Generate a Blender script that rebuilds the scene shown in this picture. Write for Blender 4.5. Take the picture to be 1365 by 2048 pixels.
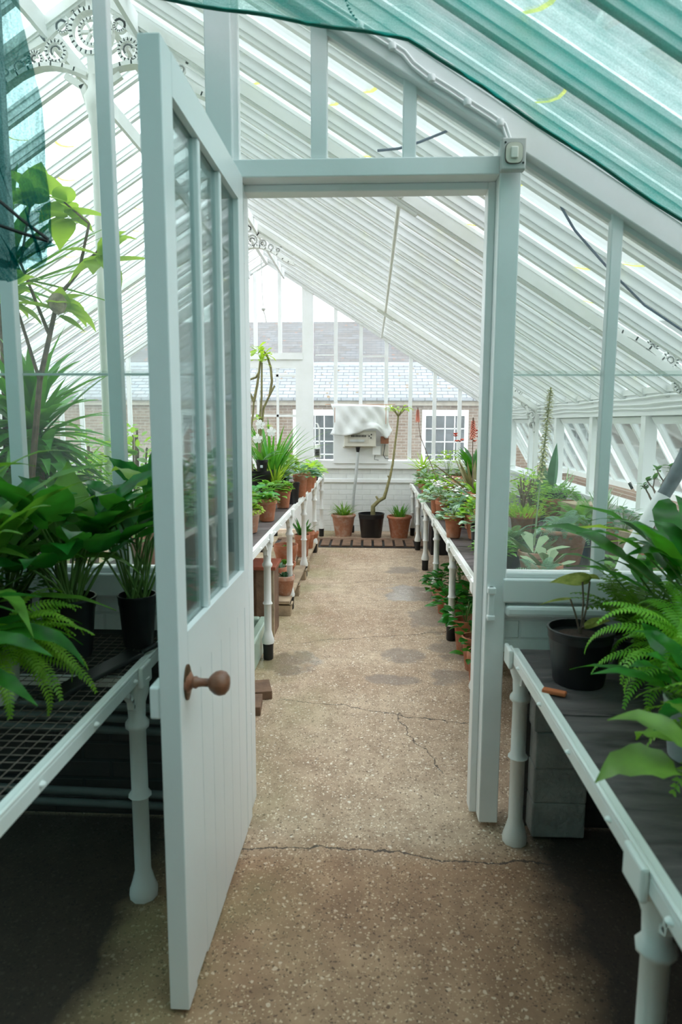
import bpy, bmesh, math, random
from mathutils import Vector, Matrix, Euler
S = bpy.context.scene
C = bpy.context.collection
PI = math.pi
for o in list(bpy.data.objects): bpy.data.objects.remove(o)
# ------------------------------------------------------------ camera, sky, exposure
cam = bpy.data.objects.new('camera', bpy.data.cameras.new('camera')); C.objects.link(cam)
cam.data.sensor_fit = 'VERTICAL'; cam.data.sensor_height = 36.0; cam.data.lens = 36.0*1330/2048
cam.data.clip_start = .02; cam.data.clip_end = 200
R = Matrix(((0.99901323, -0.0091449, 0.04346192), (0.04429358, 0.13325295, -0.99009178), (0.00326287, 0.99103987, 0.13352652)))
cam.matrix_world = Matrix.Translation((0, 0, 1.55)) @ R.to_4x4()
cam.data.dof.use_dof = True; cam.data.dof.focus_distance = 4.6; cam.data.dof.aperture_fstop = 3.5
S.camera = cam
world = bpy.data.worlds.new('overcast_sky'); S.world = world; world.use_nodes = True
nt = world.node_tree; nt.nodes.clear()
wo = nt.nodes.new('ShaderNodeOutputWorld'); bg = nt.nodes.new('ShaderNodeBackground')
tc = nt.nodes.new('ShaderNodeTexCoord'); sep = nt.nodes.new('ShaderNodeSeparateXYZ')
wr = nt.nodes.new('ShaderNodeValToRGB'); wn = nt.nodes.new('ShaderNodeTexNoise')
wn.inputs['Scale'].default_value = 2.2; wn.inputs['Detail'].default_value = 4
mx = nt.nodes.new('ShaderNodeMix'); mx.data_type = 'RGBA'; mx.blend_type = 'MULTIPLY'; mx.inputs[0].default_value = .35
nt.links.new(tc.outputs['Generated'], sep.inputs[0]); nt.links.new(sep.outputs['Z'], wr.inputs[0])
wr.color_ramp.elements[0].position = 0.0; wr.color_ramp.elements[0].color = (.80, .83, .86, 1)
wr.color_ramp.elements[1].position = .35; wr.color_ramp.elements[1].color = (.92, .96, 1.02, 1)
nt.links.new(tc.outputs['Generated'], wn.inputs['Vector'])
nt.links.new(wr.outputs[0], mx.inputs[6]); nt.links.new(wn.outputs['Fac'], mx.inputs[7]) 
nt.links.new(wr.outputs[0], bg.inputs[0]); bg.inputs[1].default_value = 3.9
nt.links.new(bg.outputs[0], wo.inputs[0])
S.view_settings.view_transform = 'Standard'; S.view_settings.look = 'None'; S.view_settings.gamma = 1
S.view_settings.use_curve_mapping = False; S.view_settings.exposure = 0.0
try:
    S.cycles.transparent_max_bounces = 40; S.cycles.max_bounces = 10; S.cycles.diffuse_bounces = 5
except Exception: pass

# ------------------------------------------------------------ materials
class NT:
    def __init__(s, m): s.m = m; m.use_nodes = True; s.t = m.node_tree; s.t.nodes.clear()
    def n(s, typ, **kw):
        n = s.t.nodes.new('ShaderNode'+typ)
        for k, v in kw.items():
            if k.startswith('_'): setattr(n, k[1:], v)
            else:
                i = n.inputs[int(k[1:])] if (k[0] == 'i' and k[1:].isdigit()) else n.inputs[k.replace('_', ' ')]
                if isinstance(v, bpy.types.NodeSocket): s.t.links.new(v, i)
                else: i.default_value = v
        return n
    def math(s, op, a, b=0.0, c=0.0):
        return s.n('Math', _operation=op, i0=a, i1=b, i2=c).outputs[0]
    def ramp(s, f, stops):
        r = s.n('ValToRGB', i0=f); e = r.color_ramp.elements
        while len(e) < len(stops): e.new(.5)
        for i, (p, c) in enumerate(stops):
            e[i].position = p; e[i].color = (c, c, c, 1) if not hasattr(c, '__len__') else (*c[:3], 1)
        return r.outputs[0]
    def mix(s, f, a, b, mode='MIX'):
        n = s.n('Mix', _data_type='RGBA', _blend_type=mode)
        for i, v in ((0, f), (6, a), (7, b)):
            if isinstance(v, bpy.types.NodeSocket): s.t.links.new(v, n.inputs[i])
            else: n.inputs[i].default_value = v if i == 0 else (*v[:3], 1)
        return n.outputs[2]
    def pos(s): return s.n('NewGeometry').outputs['Position']
    def out(s, sh): s.n('OutputMaterial', Surface=sh)
MATS = {}
def mat(name):
    m = bpy.data.materials.new(name); MATS[name] = m; return m, NT(m)
def simple(name, col, rough=.6, var=.12, scale=8, bump=.0, metal=0, spec=.5, dark=None):
    m, t = mat(name)
    tcn = t.n('TexCoord').outputs['Object']
    ns = t.n('TexNoise', Vector=tcn, Scale=scale, Detail=5.0).outputs['Fac']
    c2 = dark or tuple(max(0, v*(1-2.2*var)) for v in col)
    cc = t.mix(t.ramp(ns, [(.32, 0.), (.68, 1.)]), c2, col)
    kw = {}
    if bump: kw['Normal'] = t.n('Bump', Strength=bump, Distance=.01, Height=t.n('TexNoise', Vector=tcn, Scale=scale*6, Detail=4.).outputs['Fac']).outputs[0]
    p = t.n('BsdfPrincipled', Base_Color=cc, Roughness=rough, Metallic=metal, **kw)
    p.inputs['Specular IOR Level'].default_value = spec
    t.out(p.outputs[0]); return m
def leafmat(name, col, col2=None, trans=.35, rough=.4, vein=0, scale=5):
    m, t = mat(name)
    oi = t.n('ObjectInfo').outputs['Random']
    ns = t.n('TexNoise', Vector=t.n('TexCoord').outputs['Object'], Scale=scale*3., Detail=2.).outputs['Fac']
    c = t.mix(t.ramp(ns, [(.35, 0.), (.65, 1.)]), col2 or tuple(v*.6 for v in col), col)
    c = t.n('HueSaturation', Hue=t.math('MULTIPLY_ADD', oi, .03, .485), Value=t.math('MULTIPLY_ADD', oi, .3, .85), Color=c).outputs[0]
    p = t.n('BsdfPrincipled', Base_Color=c, Roughness=rough)
    tr = t.n('BsdfTranslucent', Color=t.mix(.5, c, (col[0]*1.6+.1, col[1]*1.5+.1, col[2]*.6)))
    t.out(t.n('MixShader', i0=trans, i1=p.outputs[0], i2=tr.outputs[0]).outputs[0]); return m
# painted woods: white gloss with faint grime
def paint(name, col, rough=.35, grime=.25, rust=0):
    m, t = mat(name)
    P = t.pos()
    n1 = t.n('TexNoise', Vector=P, Scale=3.0, Detail=6., Roughness=.65).outputs['Fac']
    n2 = t.n('TexNoise', Vector=P, Scale=38.0, Detail=3.).outputs['Fac']
    c = t.mix(t.ramp(n1, [(.30, grime), (.55, 0.)]), col, (col[0]*.72, col[1]*.72, col[2]*.62))
    if rust: c = t.mix(t.ramp(t.n('TexNoise', Vector=P, Scale=16., Detail=8., Roughness=.75).outputs['Fac'], [(.68, 0.), (.76, rust)]), c, (.30, .17, .09))
    b = t.n('Bump', Strength=.12, Distance=.004, Height=n2).outputs[0]
    t.out(t.n('BsdfPrincipled', Base_Color=c, Roughness=rough, Normal=b).outputs[0]); return m
WHITE = paint('white_paint', (.86, .875, .87), .35, .2)
IRON = paint('white_iron_paint', (.84, .85, .82), .45, .3, .8)
DOORW = paint('door_paint', (.88, .90, .90), .3, .08)
def glassmat(name, dirt, haze=(.8, .85, .85), tint=(.95, .985, .97), streak=0):
    m, t = mat(name)
    P = t.pos()
    n1 = t.n('TexNoise', Vector=P, Scale=2.5, Detail=6., Roughness=.7).outputs['Fac']
    f = t.math('MULTIPLY', t.ramp(n1, [(.3, .35), (.75, 1.)]), dirt)
    tr = t.n('BsdfTransparent', Color=(*tint, 1))
    d = t.n('BsdfDiffuse', Color=(*haze, 1)); tl = t.n('BsdfTranslucent', Color=(*haze, 1))
    dd = t.n('MixShader', i0=.6, i1=d.outputs[0], i2=tl.outputs[0])
    s1 = t.n('MixShader', i0=f, i1=tr.outputs[0], i2=dd.outputs[0])
    g = t.n('BsdfGlossy', Roughness=.03)
    fr = t.math('MULTIPLY', t.n('Fresnel', IOR=1.45).outputs[0], .8)
    t.out(t.n('MixShader', i0=fr, i1=s1.outputs[0], i2=g.outputs[0]).outputs[0]); return m
GLASS = glassmat('window_glass', .10)
ROOFG = glassmat('roof_glass', .08)
DOORG = glassmat('door_glass', .16, (.72, .84, .82), (.88, .96, .95))
LAPM, t_ = mat('pane_lap_edge'); t_.out(t_.n('MixShader', i0=.7, i1=t_.n('BsdfDiffuse', Color=(.8, .86, .85, 1)).outputs[0], i2=t_.n('BsdfTranslucent', Color=(.85, .92, .91, 1)).outputs[0]).outputs[0])
# green shade netting
def netmat(name, cover, col, tint):
    m, t = mat(name)
    tc_ = t.n('TexCoord').outputs['Object']
    mp = t.n('Mapping', Vector=tc_, Scale=(3., 40., 3.)).outputs[0]
    ns = t.n('TexNoise', Vector=mp, Scale=3.0, Detail=6., Roughness=.7, Distortion=.6).outputs['Fac']
    mp2 = t.n('Mapping', Vector=tc_, Scale=(1., 1., 1.)).outputs[0]
    n2 = t.n('TexNoise', Vector=mp2, Scale=7.0, Detail=3.).outputs['Fac']
    n3 = t.n('TexNoise', Vector=tc_, Scale=260.0, Detail=1.).outputs['Fac']
    f = t.math('ADD', t.math('MULTIPLY', t.ramp(ns, [(.3, 0.), (.75, 1.)]), .30), t.math('MULTIPLY', t.ramp(n2, [(.35, 0.), (.7, 1.)]), .25))
    f = t.math('ADD', f, t.math('MULTIPLY', t.ramp(n3, [(.4, 0.), (.6, 1.)]), .14))
    f = t.math('MINIMUM', t.math('ADD', f, cover), .97)
    d = t.n('BsdfDiffuse', Color=(*col, 1)); tl = t.n('BsdfTranslucent', Color=(*col, 1))
    dd = t.n('MixShader', i0=.55, i1=d.outputs[0], i2=tl.outputs[0])
    tr = t.n('BsdfTransparent', Color=(*tint, 1))
    t.out(t.n('MixShader', i0=f, i1=tr.outputs[0], i2=dd.outputs[0]).outputs[0]); return m
NET = netmat('green_shade_net', .06, (.01, .36, .30), (.88, .985, .97))
NET2 = netmat('dark_green_net', .36, (.0, .13, .12), (.6, .88, .88))
# floor
def floor_mat():
    m, t = mat('exposed_aggregate_concrete')
    P = t.pos(); sx = t.n('SeparateXYZ', Vector=P); X, Y = sx.outputs[0], sx.outputs[1]
    big = t.n('TexNoise', Vector=P, Scale=1.1, Detail=5., Roughness=.6).outputs['Fac']
    med = t.n('TexNoise', Vector=P, Scale=9., Detail=6., Roughness=.7).outputs['Fac']
    c = t.mix(t.ramp(big, [(.34, 0.), (.66, 1.)]), (.42, .28, .18), (.64, .49, .345))
    c = t.mix(t.math('MULTIPLY', t.ramp(med, [(.35, 1.), (.6, 0.)]), .55), c, (.25, .16, .10))
    # aggregate stones of several sizes
    PW = t.n('VectorMath', _operation='ADD', i0=P, i1=t.n('VectorMath', _operation='SCALE', i0=t.n('TexNoise', Vector=P, Scale=45., Detail=3.).outputs['Color'], Scale=.022).outputs[0]).outputs[0]
    for sc, th, lo, hi, amt in ((150., .40, (.82, .70, .52), (.14, .09, .06), .85), (80., .34, (.88, .78, .62), (.14, .09, .06), .85), (42., .26, (.90, .82, .70), (.30, .19, .12), .8)):
        v = t.n('TexVoronoi', Vector=PW, Scale=sc)
        rr = t.n('SeparateColor', Color=v.outputs['Color'])
        stone = t.mix(t.ramp(rr.outputs[0], [(.52, 0.), (.56, 1.)]), lo, hi)
        msk = t.math('MULTIPLY', t.math('LESS_THAN', v.outputs['Distance'], th), t.math('GREATER_THAN', rr.outputs[1], .66))
        c = t.mix(t.math('MULTIPLY', msk, amt), c, stone)
    v = t.n('TexVoronoi', Vector=PW, Scale=30.); rr = t.n('SeparateColor', Color=v.outputs['Color'])
    pit = t.math('MULTIPLY', t.math('LESS_THAN', v.outputs['Distance'], .24), t.math('GREATER_THAN', rr.outputs[2], .78))
    c = t.mix(t.math('MULTIPLY', pit, .8), c, (.06, .04, .03))
    # browner near pour, darkened further as shade; black under the staging is painted shade
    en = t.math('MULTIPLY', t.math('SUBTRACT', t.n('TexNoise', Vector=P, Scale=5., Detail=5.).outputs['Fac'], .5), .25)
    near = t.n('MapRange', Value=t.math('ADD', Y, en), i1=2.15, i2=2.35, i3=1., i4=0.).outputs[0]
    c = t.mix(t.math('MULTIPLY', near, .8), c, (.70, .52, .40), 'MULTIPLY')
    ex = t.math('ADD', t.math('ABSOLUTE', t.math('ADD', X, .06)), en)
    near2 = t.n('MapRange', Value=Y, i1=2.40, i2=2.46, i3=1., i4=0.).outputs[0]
    bench_shade = t.math('MULTIPLY', near2, t.n('MapRange', Value=ex, i1=.56, i2=.74, i3=0., i4=1.).outputs[0])  # mask for the shade painted under both benches
    c = t.mix(t.math('MULTIPLY', bench_shade, .92), c, (.012, .010, .008))
    # wandering cracks
    wig = t.n('TexNoise', Vector=P, Scale=2.5, Detail=8., Roughness=.7).outputs['Fac']
    wg = t.math('MULTIPLY', t.math('SUBTRACT', wig, .5), .22)
    cr = None
    for (x0, y0, x1, y1, w, swap) in ((-.9, 2.27, 1.2, 2.18, .0045, 0), (-.5, 3.56, .55, 3.30, .0035, 0), (-.6, 4.50, .6, 4.85, .0035, 0), (.16, 3.40, .33, 2.80, .003, 1), (-.6, 6.2, .5, 6.6, .003, 0)):
        if swap: f = t.math('SUBTRACT', t.math('ADD', X, wg), t.math('MULTIPLY_ADD', Y, (x1-x0)/(y1-y0), x0-y0*(x1-x0)/(y1-y0))); a, b, V = min(y0, y1), max(y0, y1), Y
        else: f = t.math('SUBTRACT', t.math('ADD', Y, wg), t.math('MULTIPLY_ADD', X, (y1-y0)/(x1-x0), y0-x0*(y1-y0)/(x1-x0))); a, b, V = x0, x1, X
        k = t.math('LESS_THAN', t.math('ABSOLUTE', f), w)
        k = t.math('MULTIPLY', k, t.math('MULTIPLY', t.math('GREATER_THAN', V, a), t.math('LESS_THAN', V, b)))
        cr = k if cr is None else t.math('MAXIMUM', cr, k)
    c = t.mix(t.math('MULTIPLY', cr, .85), c, (.035, .025, .02))
    # wet patches
    wet = None
    wn_ = t.math('MULTIPLY', t.math('SUBTRACT', t.n('TexNoise', Vector=P, Scale=4.2, Detail=6., Roughness=.6).outputs['Fac'], .5), 4.5)
    for (x, y, rx, ry) in ((.36, 5.95, .27, .36), (.22, 4.32, .17, .14), (.15, 3.88, .15, .10), (-.55, 4.15, .24, .22), (.48, 5.2, .17, .35), (.56, 4.5, .14, .3), (.34, 6.9, .2, .2), (.5, 3.95, .12, .16)):
        dx = t.math('DIVIDE', t.math('SUBTRACT', X, x), rx); dy = t.math('DIVIDE', t.math('SUBTRACT', Y, y), ry)
        d = t.math('ADD', t.math('MULTIPLY', dx, dx), t.math('MULTIPLY', dy, dy))
        k = t.ramp(t.math('ADD', d, wn_), [(.55, 1.), (1.0, 0.)])
        wet = k if wet is None else t.math('MAXIMUM', wet, k)
        if x in (.36, -.55): gl = k if x == .36 else t.math('MAXIMUM', gl, k)
    c = t.mix(t.math('MULTIPLY', wet, .55), c, (.19, .15, .13))
    # algae tint by the left bench, damp edge on the right
    al = t.math('MULTIPLY', t.ramp(X, [(0., 1.), (1., 0.)]), 1.)
    al = t.n('MapRange', Value=X, i1=-.55, i2=-.1, i3=1., i4=0.).outputs[0]
    al = t.math('MULTIPLY', al, t.ramp(t.n('TexNoise', Vector=P, Scale=2., Detail=3.).outputs['Fac'], [(.4, 0.), (.65, 1.)]))
    c = t.mix(t.math('MULTIPLY', t.math('MULTIPLY', al, t.math('SUBTRACT', 1., bench_shade)), .5), c, (.27, .26, .11))
    h = t.math('SUBTRACT', med, t.math('ADD', t.math('MULTIPLY', pit, .6), t.math('MULTIPLY', cr, 1.)))
    b = t.n('Bump', Strength=.35, Distance=.01, Height=h)
    rg = t.math('SUBTRACT', .72, t.math('ADD', t.math('MULTIPLY', gl, .45), t.math('MULTIPLY', wet, .10)))
    p = t.n('BsdfPrincipled', Base_Color=c, Roughness=rg, Normal=b.outputs[0]); t.out(p.outputs[0]); return m
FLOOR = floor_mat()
def brickmat(name, c1, c2, mortar, painted=False, scale=1., axis='xz', bw=.225, rh=.075):
    m, t = mat(name)
    s = t.n('SeparateXYZ', Vector=t.pos())
    a = s.outputs[0] if axis == 'xz' else s.outputs[1]
    v = t.n('CombineXYZ', X=a, Y=s.outputs[2]).outputs[0]
    br = t.n('TexBrick', Vector=v, Color1=(*c1, 1), Color2=(*c2, 1), Mortar=(*mortar, 1), Scale=1., Mortar_Size=.008 if not painted else .006, Mortar_Smooth=.4, Brick_Width=bw, Row_Height=rh)
    ns = t.n('TexNoise', Vector=t.pos(), Scale=14., Detail=6., Roughness=.7).outputs['Fac']
    c = t.mix(t.math('MULTIPLY', t.ramp(ns, [(.3, 1.), (.65, 0.)]), .35 if not painted else .15), br.outputs['Color'], tuple(v*.5 for v in c1))
    h = t.math('ADD', t.math('MULTIPLY', br.outputs['Fac'], -1.), t.math('MULTIPLY', ns, .5))
    b = t.n('Bump', Strength=.55, Distance=.008, Height=h)
    t.out(t.n('BsdfPrincipled', Base_Color=c, Roughness=.75 if not painted else .5, Normal=b.outputs[0]).outputs[0]); return m
WBRICK = brickmat('painted_brick', (.80, .82, .80), (.78, .80, .78), (.70, .72, .70), True)
WBRICKY = brickmat('painted_brick_side', (.80, .82, .80), (.78, .80, .78), (.70, .72, .70), True, axis='yz')
PIERB = simple('painted_pier_brick', (.42, .44, .42), .6, .15, 9, .6)
OBRICK = brickmat('brown_stock_brick', (.20, .13, .09), (.30, .21, .15), (.40, .36, .31), bw=.21, rh=.07)
DBRICK = brickmat('shade_dark_brick', (.07, .06, .055), (.05, .045, .04), (.05, .05, .05))  # dark tone stands in for shade low on the walls
def slate_roof(name, c1, c2, moss):
    m, t = mat(name)
    s = t.n('SeparateXYZ', Vector=t.pos())
    v = t.n('CombineXYZ', X=s.outputs[0], Y=s.outputs[2]).outputs[0]
    br = t.n('TexBrick', Vector=v, Color1=(*c1, 1), Color2=(*c2, 1), Mortar=(.06, .06, .07, 1), Scale=1., Mortar_Size=.008, Brick_Width=.28, Row_Height=.085)
    vo = t.n('TexVoronoi', Vector=t.pos(), Scale=4.2, Randomness=1.)
    rr = t.n('SeparateColor', Color=vo.outputs['Color'])
    ms = t.math('MULTIPLY', t.math('LESS_THAN', vo.outputs['Distance'], .17), t.math('GREATER_THAN', rr.outputs[0], .45))
    c = t.mix(ms, br.outputs['Color'], moss)
    ns = t.n('TexNoise', Vector=t.pos(), Scale=1.6, Detail=5.).outputs['Fac']
    c = t.mix(t.math('MULTIPLY', t.ramp(ns, [(.4, 0.), (.7, 1.)]), .3), c, (.16, .12, .10))
    t.out(t.n('BsdfPrincipled', Base_Color=c, Roughness=.7).outputs[0]); return m
SLATER = slate_roof('mossy_slate_roof', (.34, .36, .385), (.26, .28, .31), (.20, .12, .05))
SLATER2 = slate_roof('stained_slate_roof', (.115, .095, .09), (.15, .145, .155), (.24, .11, .07))
def slab_mat():
    m, t = mat('split_slate_slab')
    P = t.pos(); s = t.n('SeparateXYZ', Vector=P)
    mp = t.n('Mapping', Vector=P, Scale=(1., 5., 1.)).outputs[0]
    n1 = t.n('TexNoise', Vector=mp, Scale=4., Detail=7., Roughness=.65, Distortion=.8).outputs['Fac']
    c = t.mix(t.ramp(n1, [(.35, 0.), (.65, 1.)]), (.05, .042, .042), (.15, .122, .12))
    rg = t.n('MapRange', Value=n1, i1=.3, i2=.7, i3=.35, i4=.65).outputs[0]
    jt = t.n('Math', _operation='PINGPONG', i0=t.math('ADD', s.outputs[1], t.math('MULTIPLY', n1, .06)), i1=.46).outputs[0]
    k = t.math('LESS_THAN', jt, .007)
    c = t.mix(k, c, (.01, .01, .01))
    b = t.n('Bump', Strength=.7, Distance=.02, Height=t.math('SUBTRACT', n1, k))
    t.out(t.n('BsdfPrincipled', Base_Color=c, Roughness=rg, Normal=b.outputs[0]).outputs[0]); return m
SLAB = slab_mat()
def terra(name, col, stain=.5):
    m, t = mat(name)
    P = t.pos(); ns = t.n('TexNoise', Vector=P, Scale=11., Detail=6., Roughness=.7).outputs['Fac']
    c = t.mix(t.math('MULTIPLY', t.ramp(ns, [(.48, 0.), (.66, 1.)]), stain), col, (.62, .50, .42))
    c = t.mix(t.math('MULTIPLY', t.ramp(ns, [(.3, 1.), (.45, 0.)]), .6), c, tuple(v*.55 for v in col))
    t.out(t.n('BsdfPrincipled', Base_Color=c, Roughness=.8).outputs[0]); return m
TERRA = terra('terracotta', (.47, .17, .085), .35); TERRA2 = terra('weathered_terracotta', (.50, .24, .15), .8)
BLACKP = simple('black_plastic', (.013, .013, .015), .38, spec=.5)
GREYP = simple('pale_grey_plastic', (.55, .58, .57), .4)
SOIL = simple('dark_potting_soil', (.05, .033, .022), .95, .3, 60, .8)
GRAVEL = simple('grit_topping', (.45, .42, .36), .9, .3, 80, .6)
WOODB = simple('weathered_brown_board', (.24, .14, .085), .8, .2, 10, .4)
WOODP = simple('pale_pallet_wood', (.50, .38, .25), .85, .2, 9, .4)
REDB = simple('red_painted_board', (.38, .10, .05), .6, .15)
SINK = simple('pale_green_glazed_sink', (.45, .58, .47), .3, .1)
KNOB = simple('worn_brown_knob', (.33, .13, .07), .35, .25, 25, .2, spec=.6)
BRONZE = simple('dark_bronze', (.16, .085, .04), .4, .2, 30, .2, metal=.6)
RUSTW = simple('rusty_wire', (.20, .16, .13), .6, .25, 40, 0, metal=.3)
BLACKC = simple('black_wrap', (.012, .012, .012), .45)
CLOTH = simple('white_cover_cloth', (.83, .85, .84), .85, .05, 4, .2)
CREAM = simple('cream_enamel', (.66, .63, .54), .4, .05)
SWP = simple('grey_switch_plastic', (.55, .55, .52), .45, .05)
SWI = simple('cream_rocker_plastic', (.68, .64, .54), .3, .05)
COPPER = simple('bare_copper_pipe', (.50, .23, .12), .4, .1, metal=.6)
BLUEC = simple('blue_black_cable', (.03, .06, .12), .5)
WROPE = simple('white_rope', (.78, .78, .76), .8)
GREYT = simple('grey_tape', (.12, .16, .18), .5, .3, 20)
DARKG = simple('dark_window_glass', (.09, .10, .115), .15, .3, 3)
STONE = simple('pale_stone_band', (.52, .46, .38), .8)
BARK = simple('pale_green_bark', (.30, .27, .12), .8, .2, 20, .5)
BARKB = simple('woody_brown_bark', (.24, .16, .115), .85, .25, 30, .5)
STEMG = simple('green_stem', (.16, .27, .06), .6)
TWINE = simple('black_cable', (.015, .015, .015), .5)
ALGAE = leafmat('algae_on_glass_edge', (.62, .62, .30), (.50, .52, .18), .7)
L_GREEN = leafmat('fresh_green_leaf', (.17, .40, .05))
L_LIME = leafmat('lime_green_leaf', (.40, .62, .08), (.25, .48, .05), .45)
L_DARK = leafmat('deep_green_leaf', (.03, .25, .025), (.012, .11, .016), .42, .28)
L_MID = leafmat('mid_green_leaf', (.08, .32, .05), (.03, .18, .03))
L_BLUE = leafmat('blue_green_leaf', (.15, .33, .19), (.09, .22, .13))
L_SILV = leafmat('silver_marked_leaf', (.44, .58, .44), (.05, .20, .09), .2, .45, scale=14)
L_STRAP = leafmat('strap_leaf_green', (.10, .34, .04), (.05, .22, .03), .35)
L_SUCC = leafmat('pale_succulent_leaf', (.38, .52, .30), (.28, .42, .22), .15, .5)
L_RED = leafmat('red_tinged_leaf', (.30, .16, .10), (.14, .20, .09), .2)
L_BRZ = leafmat('bronze_spiky_leaf', (.30, .26, .12), (.20, .20, .08), .2)
L_FERN = leafmat('fern_green', (.30, .58, .05), (.13, .36, .03), .45)
L_YG = leafmat('yellow_green_tree_leaf', (.34, .56, .07), (.24, .44, .06), .5)
L_MAR = leafmat('herringbone_leaf', (.45, .52, .22), (.07, .17, .06), .3, scale=14)
F_WHITE = simple('white_petal', (.90, .89, .86), .6, .03)
F_RED = simple('coral_red_petal', (.75, .13, .07), .6)
F_PINK = simple('salmon_floret', (.88, .36, .26), .6)
F_ORNG = simple('orange_petal', (.85, .30, .07), .6)
F_CREAM = simple('cream_floret', (.72, .72, .38), .6)
F_BLUSH = simple('blush_petal', (.85, .60, .50), .6)
CONE = simple('cream_seed_head', (.62, .52, .36), .8, .25, 40, .6)

# ------------------------------------------------------------ mesh helpers
class MB:
    def __init__(s): s.v = []; s.f = []
    def add(s, vs, fs):
        n = len(s.v); s.v += [tuple(v) for v in vs]; s.f += [tuple(i+n for i in f) for f in fs]; return s
    def box(s, x0, x1, y0, y1, z0, z1, M=None):
        vs = [Vector((x, y, z)) for x in (x0, x1) for y in (y0, y1) for z in (z0, z1)]
        if M is not None: vs = [M @ v for v in vs]
        return s.add(vs, [(0, 1, 3, 2), (4, 6, 7, 5), (0, 4, 5, 1), (2, 3, 7, 6), (0, 2, 6, 4), (1, 5, 7, 3)])
    def prism(s, poly, y0, y1):            # polygon in x,z pushed along y
        n = len(poly)
        vs = [(p[0], y0, p[1]) for p in poly]+[(p[0], y1, p[1]) for p in poly]
        fs = [tuple(range(n-1, -1, -1)), tuple(range(n, 2*n))]+[(i, (i+1) % n, n+(i+1) % n, n+i) for i in range(n)]
        return s.add(vs, fs)
    def tube(s, pts, r, seg=8, cap=True):
        pts = [Vector(p) for p in pts]; n = len(pts)
        rs = r if hasattr(r, '__len__') else [r]*n
        vs = []; fs = []; up = Vector((0, 0, 1)); prev = None
        for i, p in enumerate(pts):
            d = (pts[min(i+1, n-1)]-pts[max(i-1, 0)]).normalized()
            if prev is None:
                a = d.cross(up); 
                if a.length < .05: a = d.cross(Vector((1, 0, 0)))
            else: a = prev-d*prev.dot(d)
            a.normalize(); b = d.cross(a); prev = a
            for k in range(seg):
                q = 2*PI*k/seg; vs.append(p+(a*math.cos(q)+b*math.sin(q))*rs[i])
        for i in range(n-1):
            for k in range(seg):
                k2 = (k+1) % seg; fs.append((i*seg+k, i*seg+k2, (i+1)*seg+k2, (i+1)*seg+k))
        if cap: fs += [tuple(range(seg-1, -1, -1)), tuple(range((n-1)*seg, n*seg))]
        return s.add(vs, fs)
    def lathe(s, prof, c=(0, 0, 0), seg=24, sx=1, sy=1):
        vs = []; fs = []; n = len(prof)
        for (r, z) in prof:
            for k in range(seg): q = 2*PI*k/seg; vs.append((c[0]+r*math.cos(q)*sx, c[1]+r*math.sin(q)*sy, c[2]+z))
        for i in range(n-1):
            for k in range(seg): k2 = (k+1) % seg; fs.append((i*seg+k, i*seg+k2, (i+1)*seg+k2, (i+1)*seg+k))
        if prof[0][0] > 1e-5: fs.append(tuple(range(seg-1, -1, -1)))
        if prof[-1][0] > 1e-5: fs.append(tuple(range((n-1)*seg, n*seg)))
        return s.add(vs, fs)
    def arcbar(s, pts, y0, y1, w):         # flat bar following x,z points
        for a, b in zip(pts, pts[1:]):
            a = Vector(a); b = Vector(b); d = b-a
            if d.length < 1e-6: continue
            d.normalize(); nn = Vector((-d.y, d.x))*w/2; a2 = a-d*w*.2; b2 = b+d*w*.2
            s.prism([a2+nn, a2-nn, b2-nn, b2+nn], y0, y1)
        return s
    def leaf(s, p, az, el, L, W, droop=1.2, fold=.25, shape='lance', n=7, twist=0, thick=0, wav=0, roll=0):
        p = Vector(p); vs = []; fs = []; dl = L/n; e = el
        for i in range(n+1):
            t = i/n
            w = {'strap': (1-t**3.5)*(.45+.55*min(1, t*4)), 'lance': math.sin(PI*(.06+.94*t)**.8)**.9 if t < 1 else 0, 'ovate': math.sin(PI*(.05+.95*t)**.62) if t < 1 else 0,
                 'round': math.sqrt(max(0, 1-(2*t-1)**2))*.98+.02, 'spoon': (t**1.1)*math.sqrt(max(0, 1-max(0, (t-.75)/.25)**2))+.08}[shape]
            w = max(w, .02)*W/2
            d = Vector((math.cos(az)*math.cos(e), math.sin(az)*math.cos(e), math.sin(e)))
            sd = Vector((-math.sin(az), math.cos(az), 0)); nn = sd.cross(d)*-1
            if twist or roll: 
                q = Matrix.Rotation(twist*t+roll, 3, d); sd = q @ sd; nn = q @ nn
            up = nn*(w*fold) + (nn*(math.sin(i*2.3)*wav*W) if wav else Vector())
            vs += [p-sd*w+up, p, p+sd*w+up]
            if thick:
                th = thick*(1-.8*t**2); vs[-3] -= nn*0; vs += [p-nn*th]
            p = p+d*dl; e -= droop*(1.35*t+.3)/n
        k = 4 if thick else 3
        for i in range(n):
            a = i*k; b = a+k
            fs += [(a, a+1, b+1, b), (a+1, a+2, b+2, b+1)]
            if thick: fs += [(a, b, b+3, a+3), (a+3, b+3, b+2, a+2)]
        s.add(vs, fs); return p
    def build(s, name, m, parent=None, smooth=False, loc=None, bevel=0):
        me = bpy.data.meshes.new(name); me.from_pydata(s.v, [], s.f); me.update()
        if smooth:
            me.polygons.foreach_set('use_smooth', [True]*len(me.polygons))
            try: me.set_sharp_from_angle(angle=math.radians(50))
            except Exception: pass
        me.materials.append(m)
        o = bpy.data.objects.new(name, me); C.objects.link(o)
        if parent: o.parent = parent
        if loc: o.location = loc
        if bevel:
            b = o.modifiers.new('bevel', 'BEVEL'); b.width = bevel; b.segments = 2; b.limit_method = 'ANGLE'
        return o
def tag(o, label=None, cat=None, group=None, kind=None):
    if label: o['label'] = label
    if cat: o['category'] = cat
    if group: o['group'] = group
    if kind: o['kind'] = kind
    return o
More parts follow.
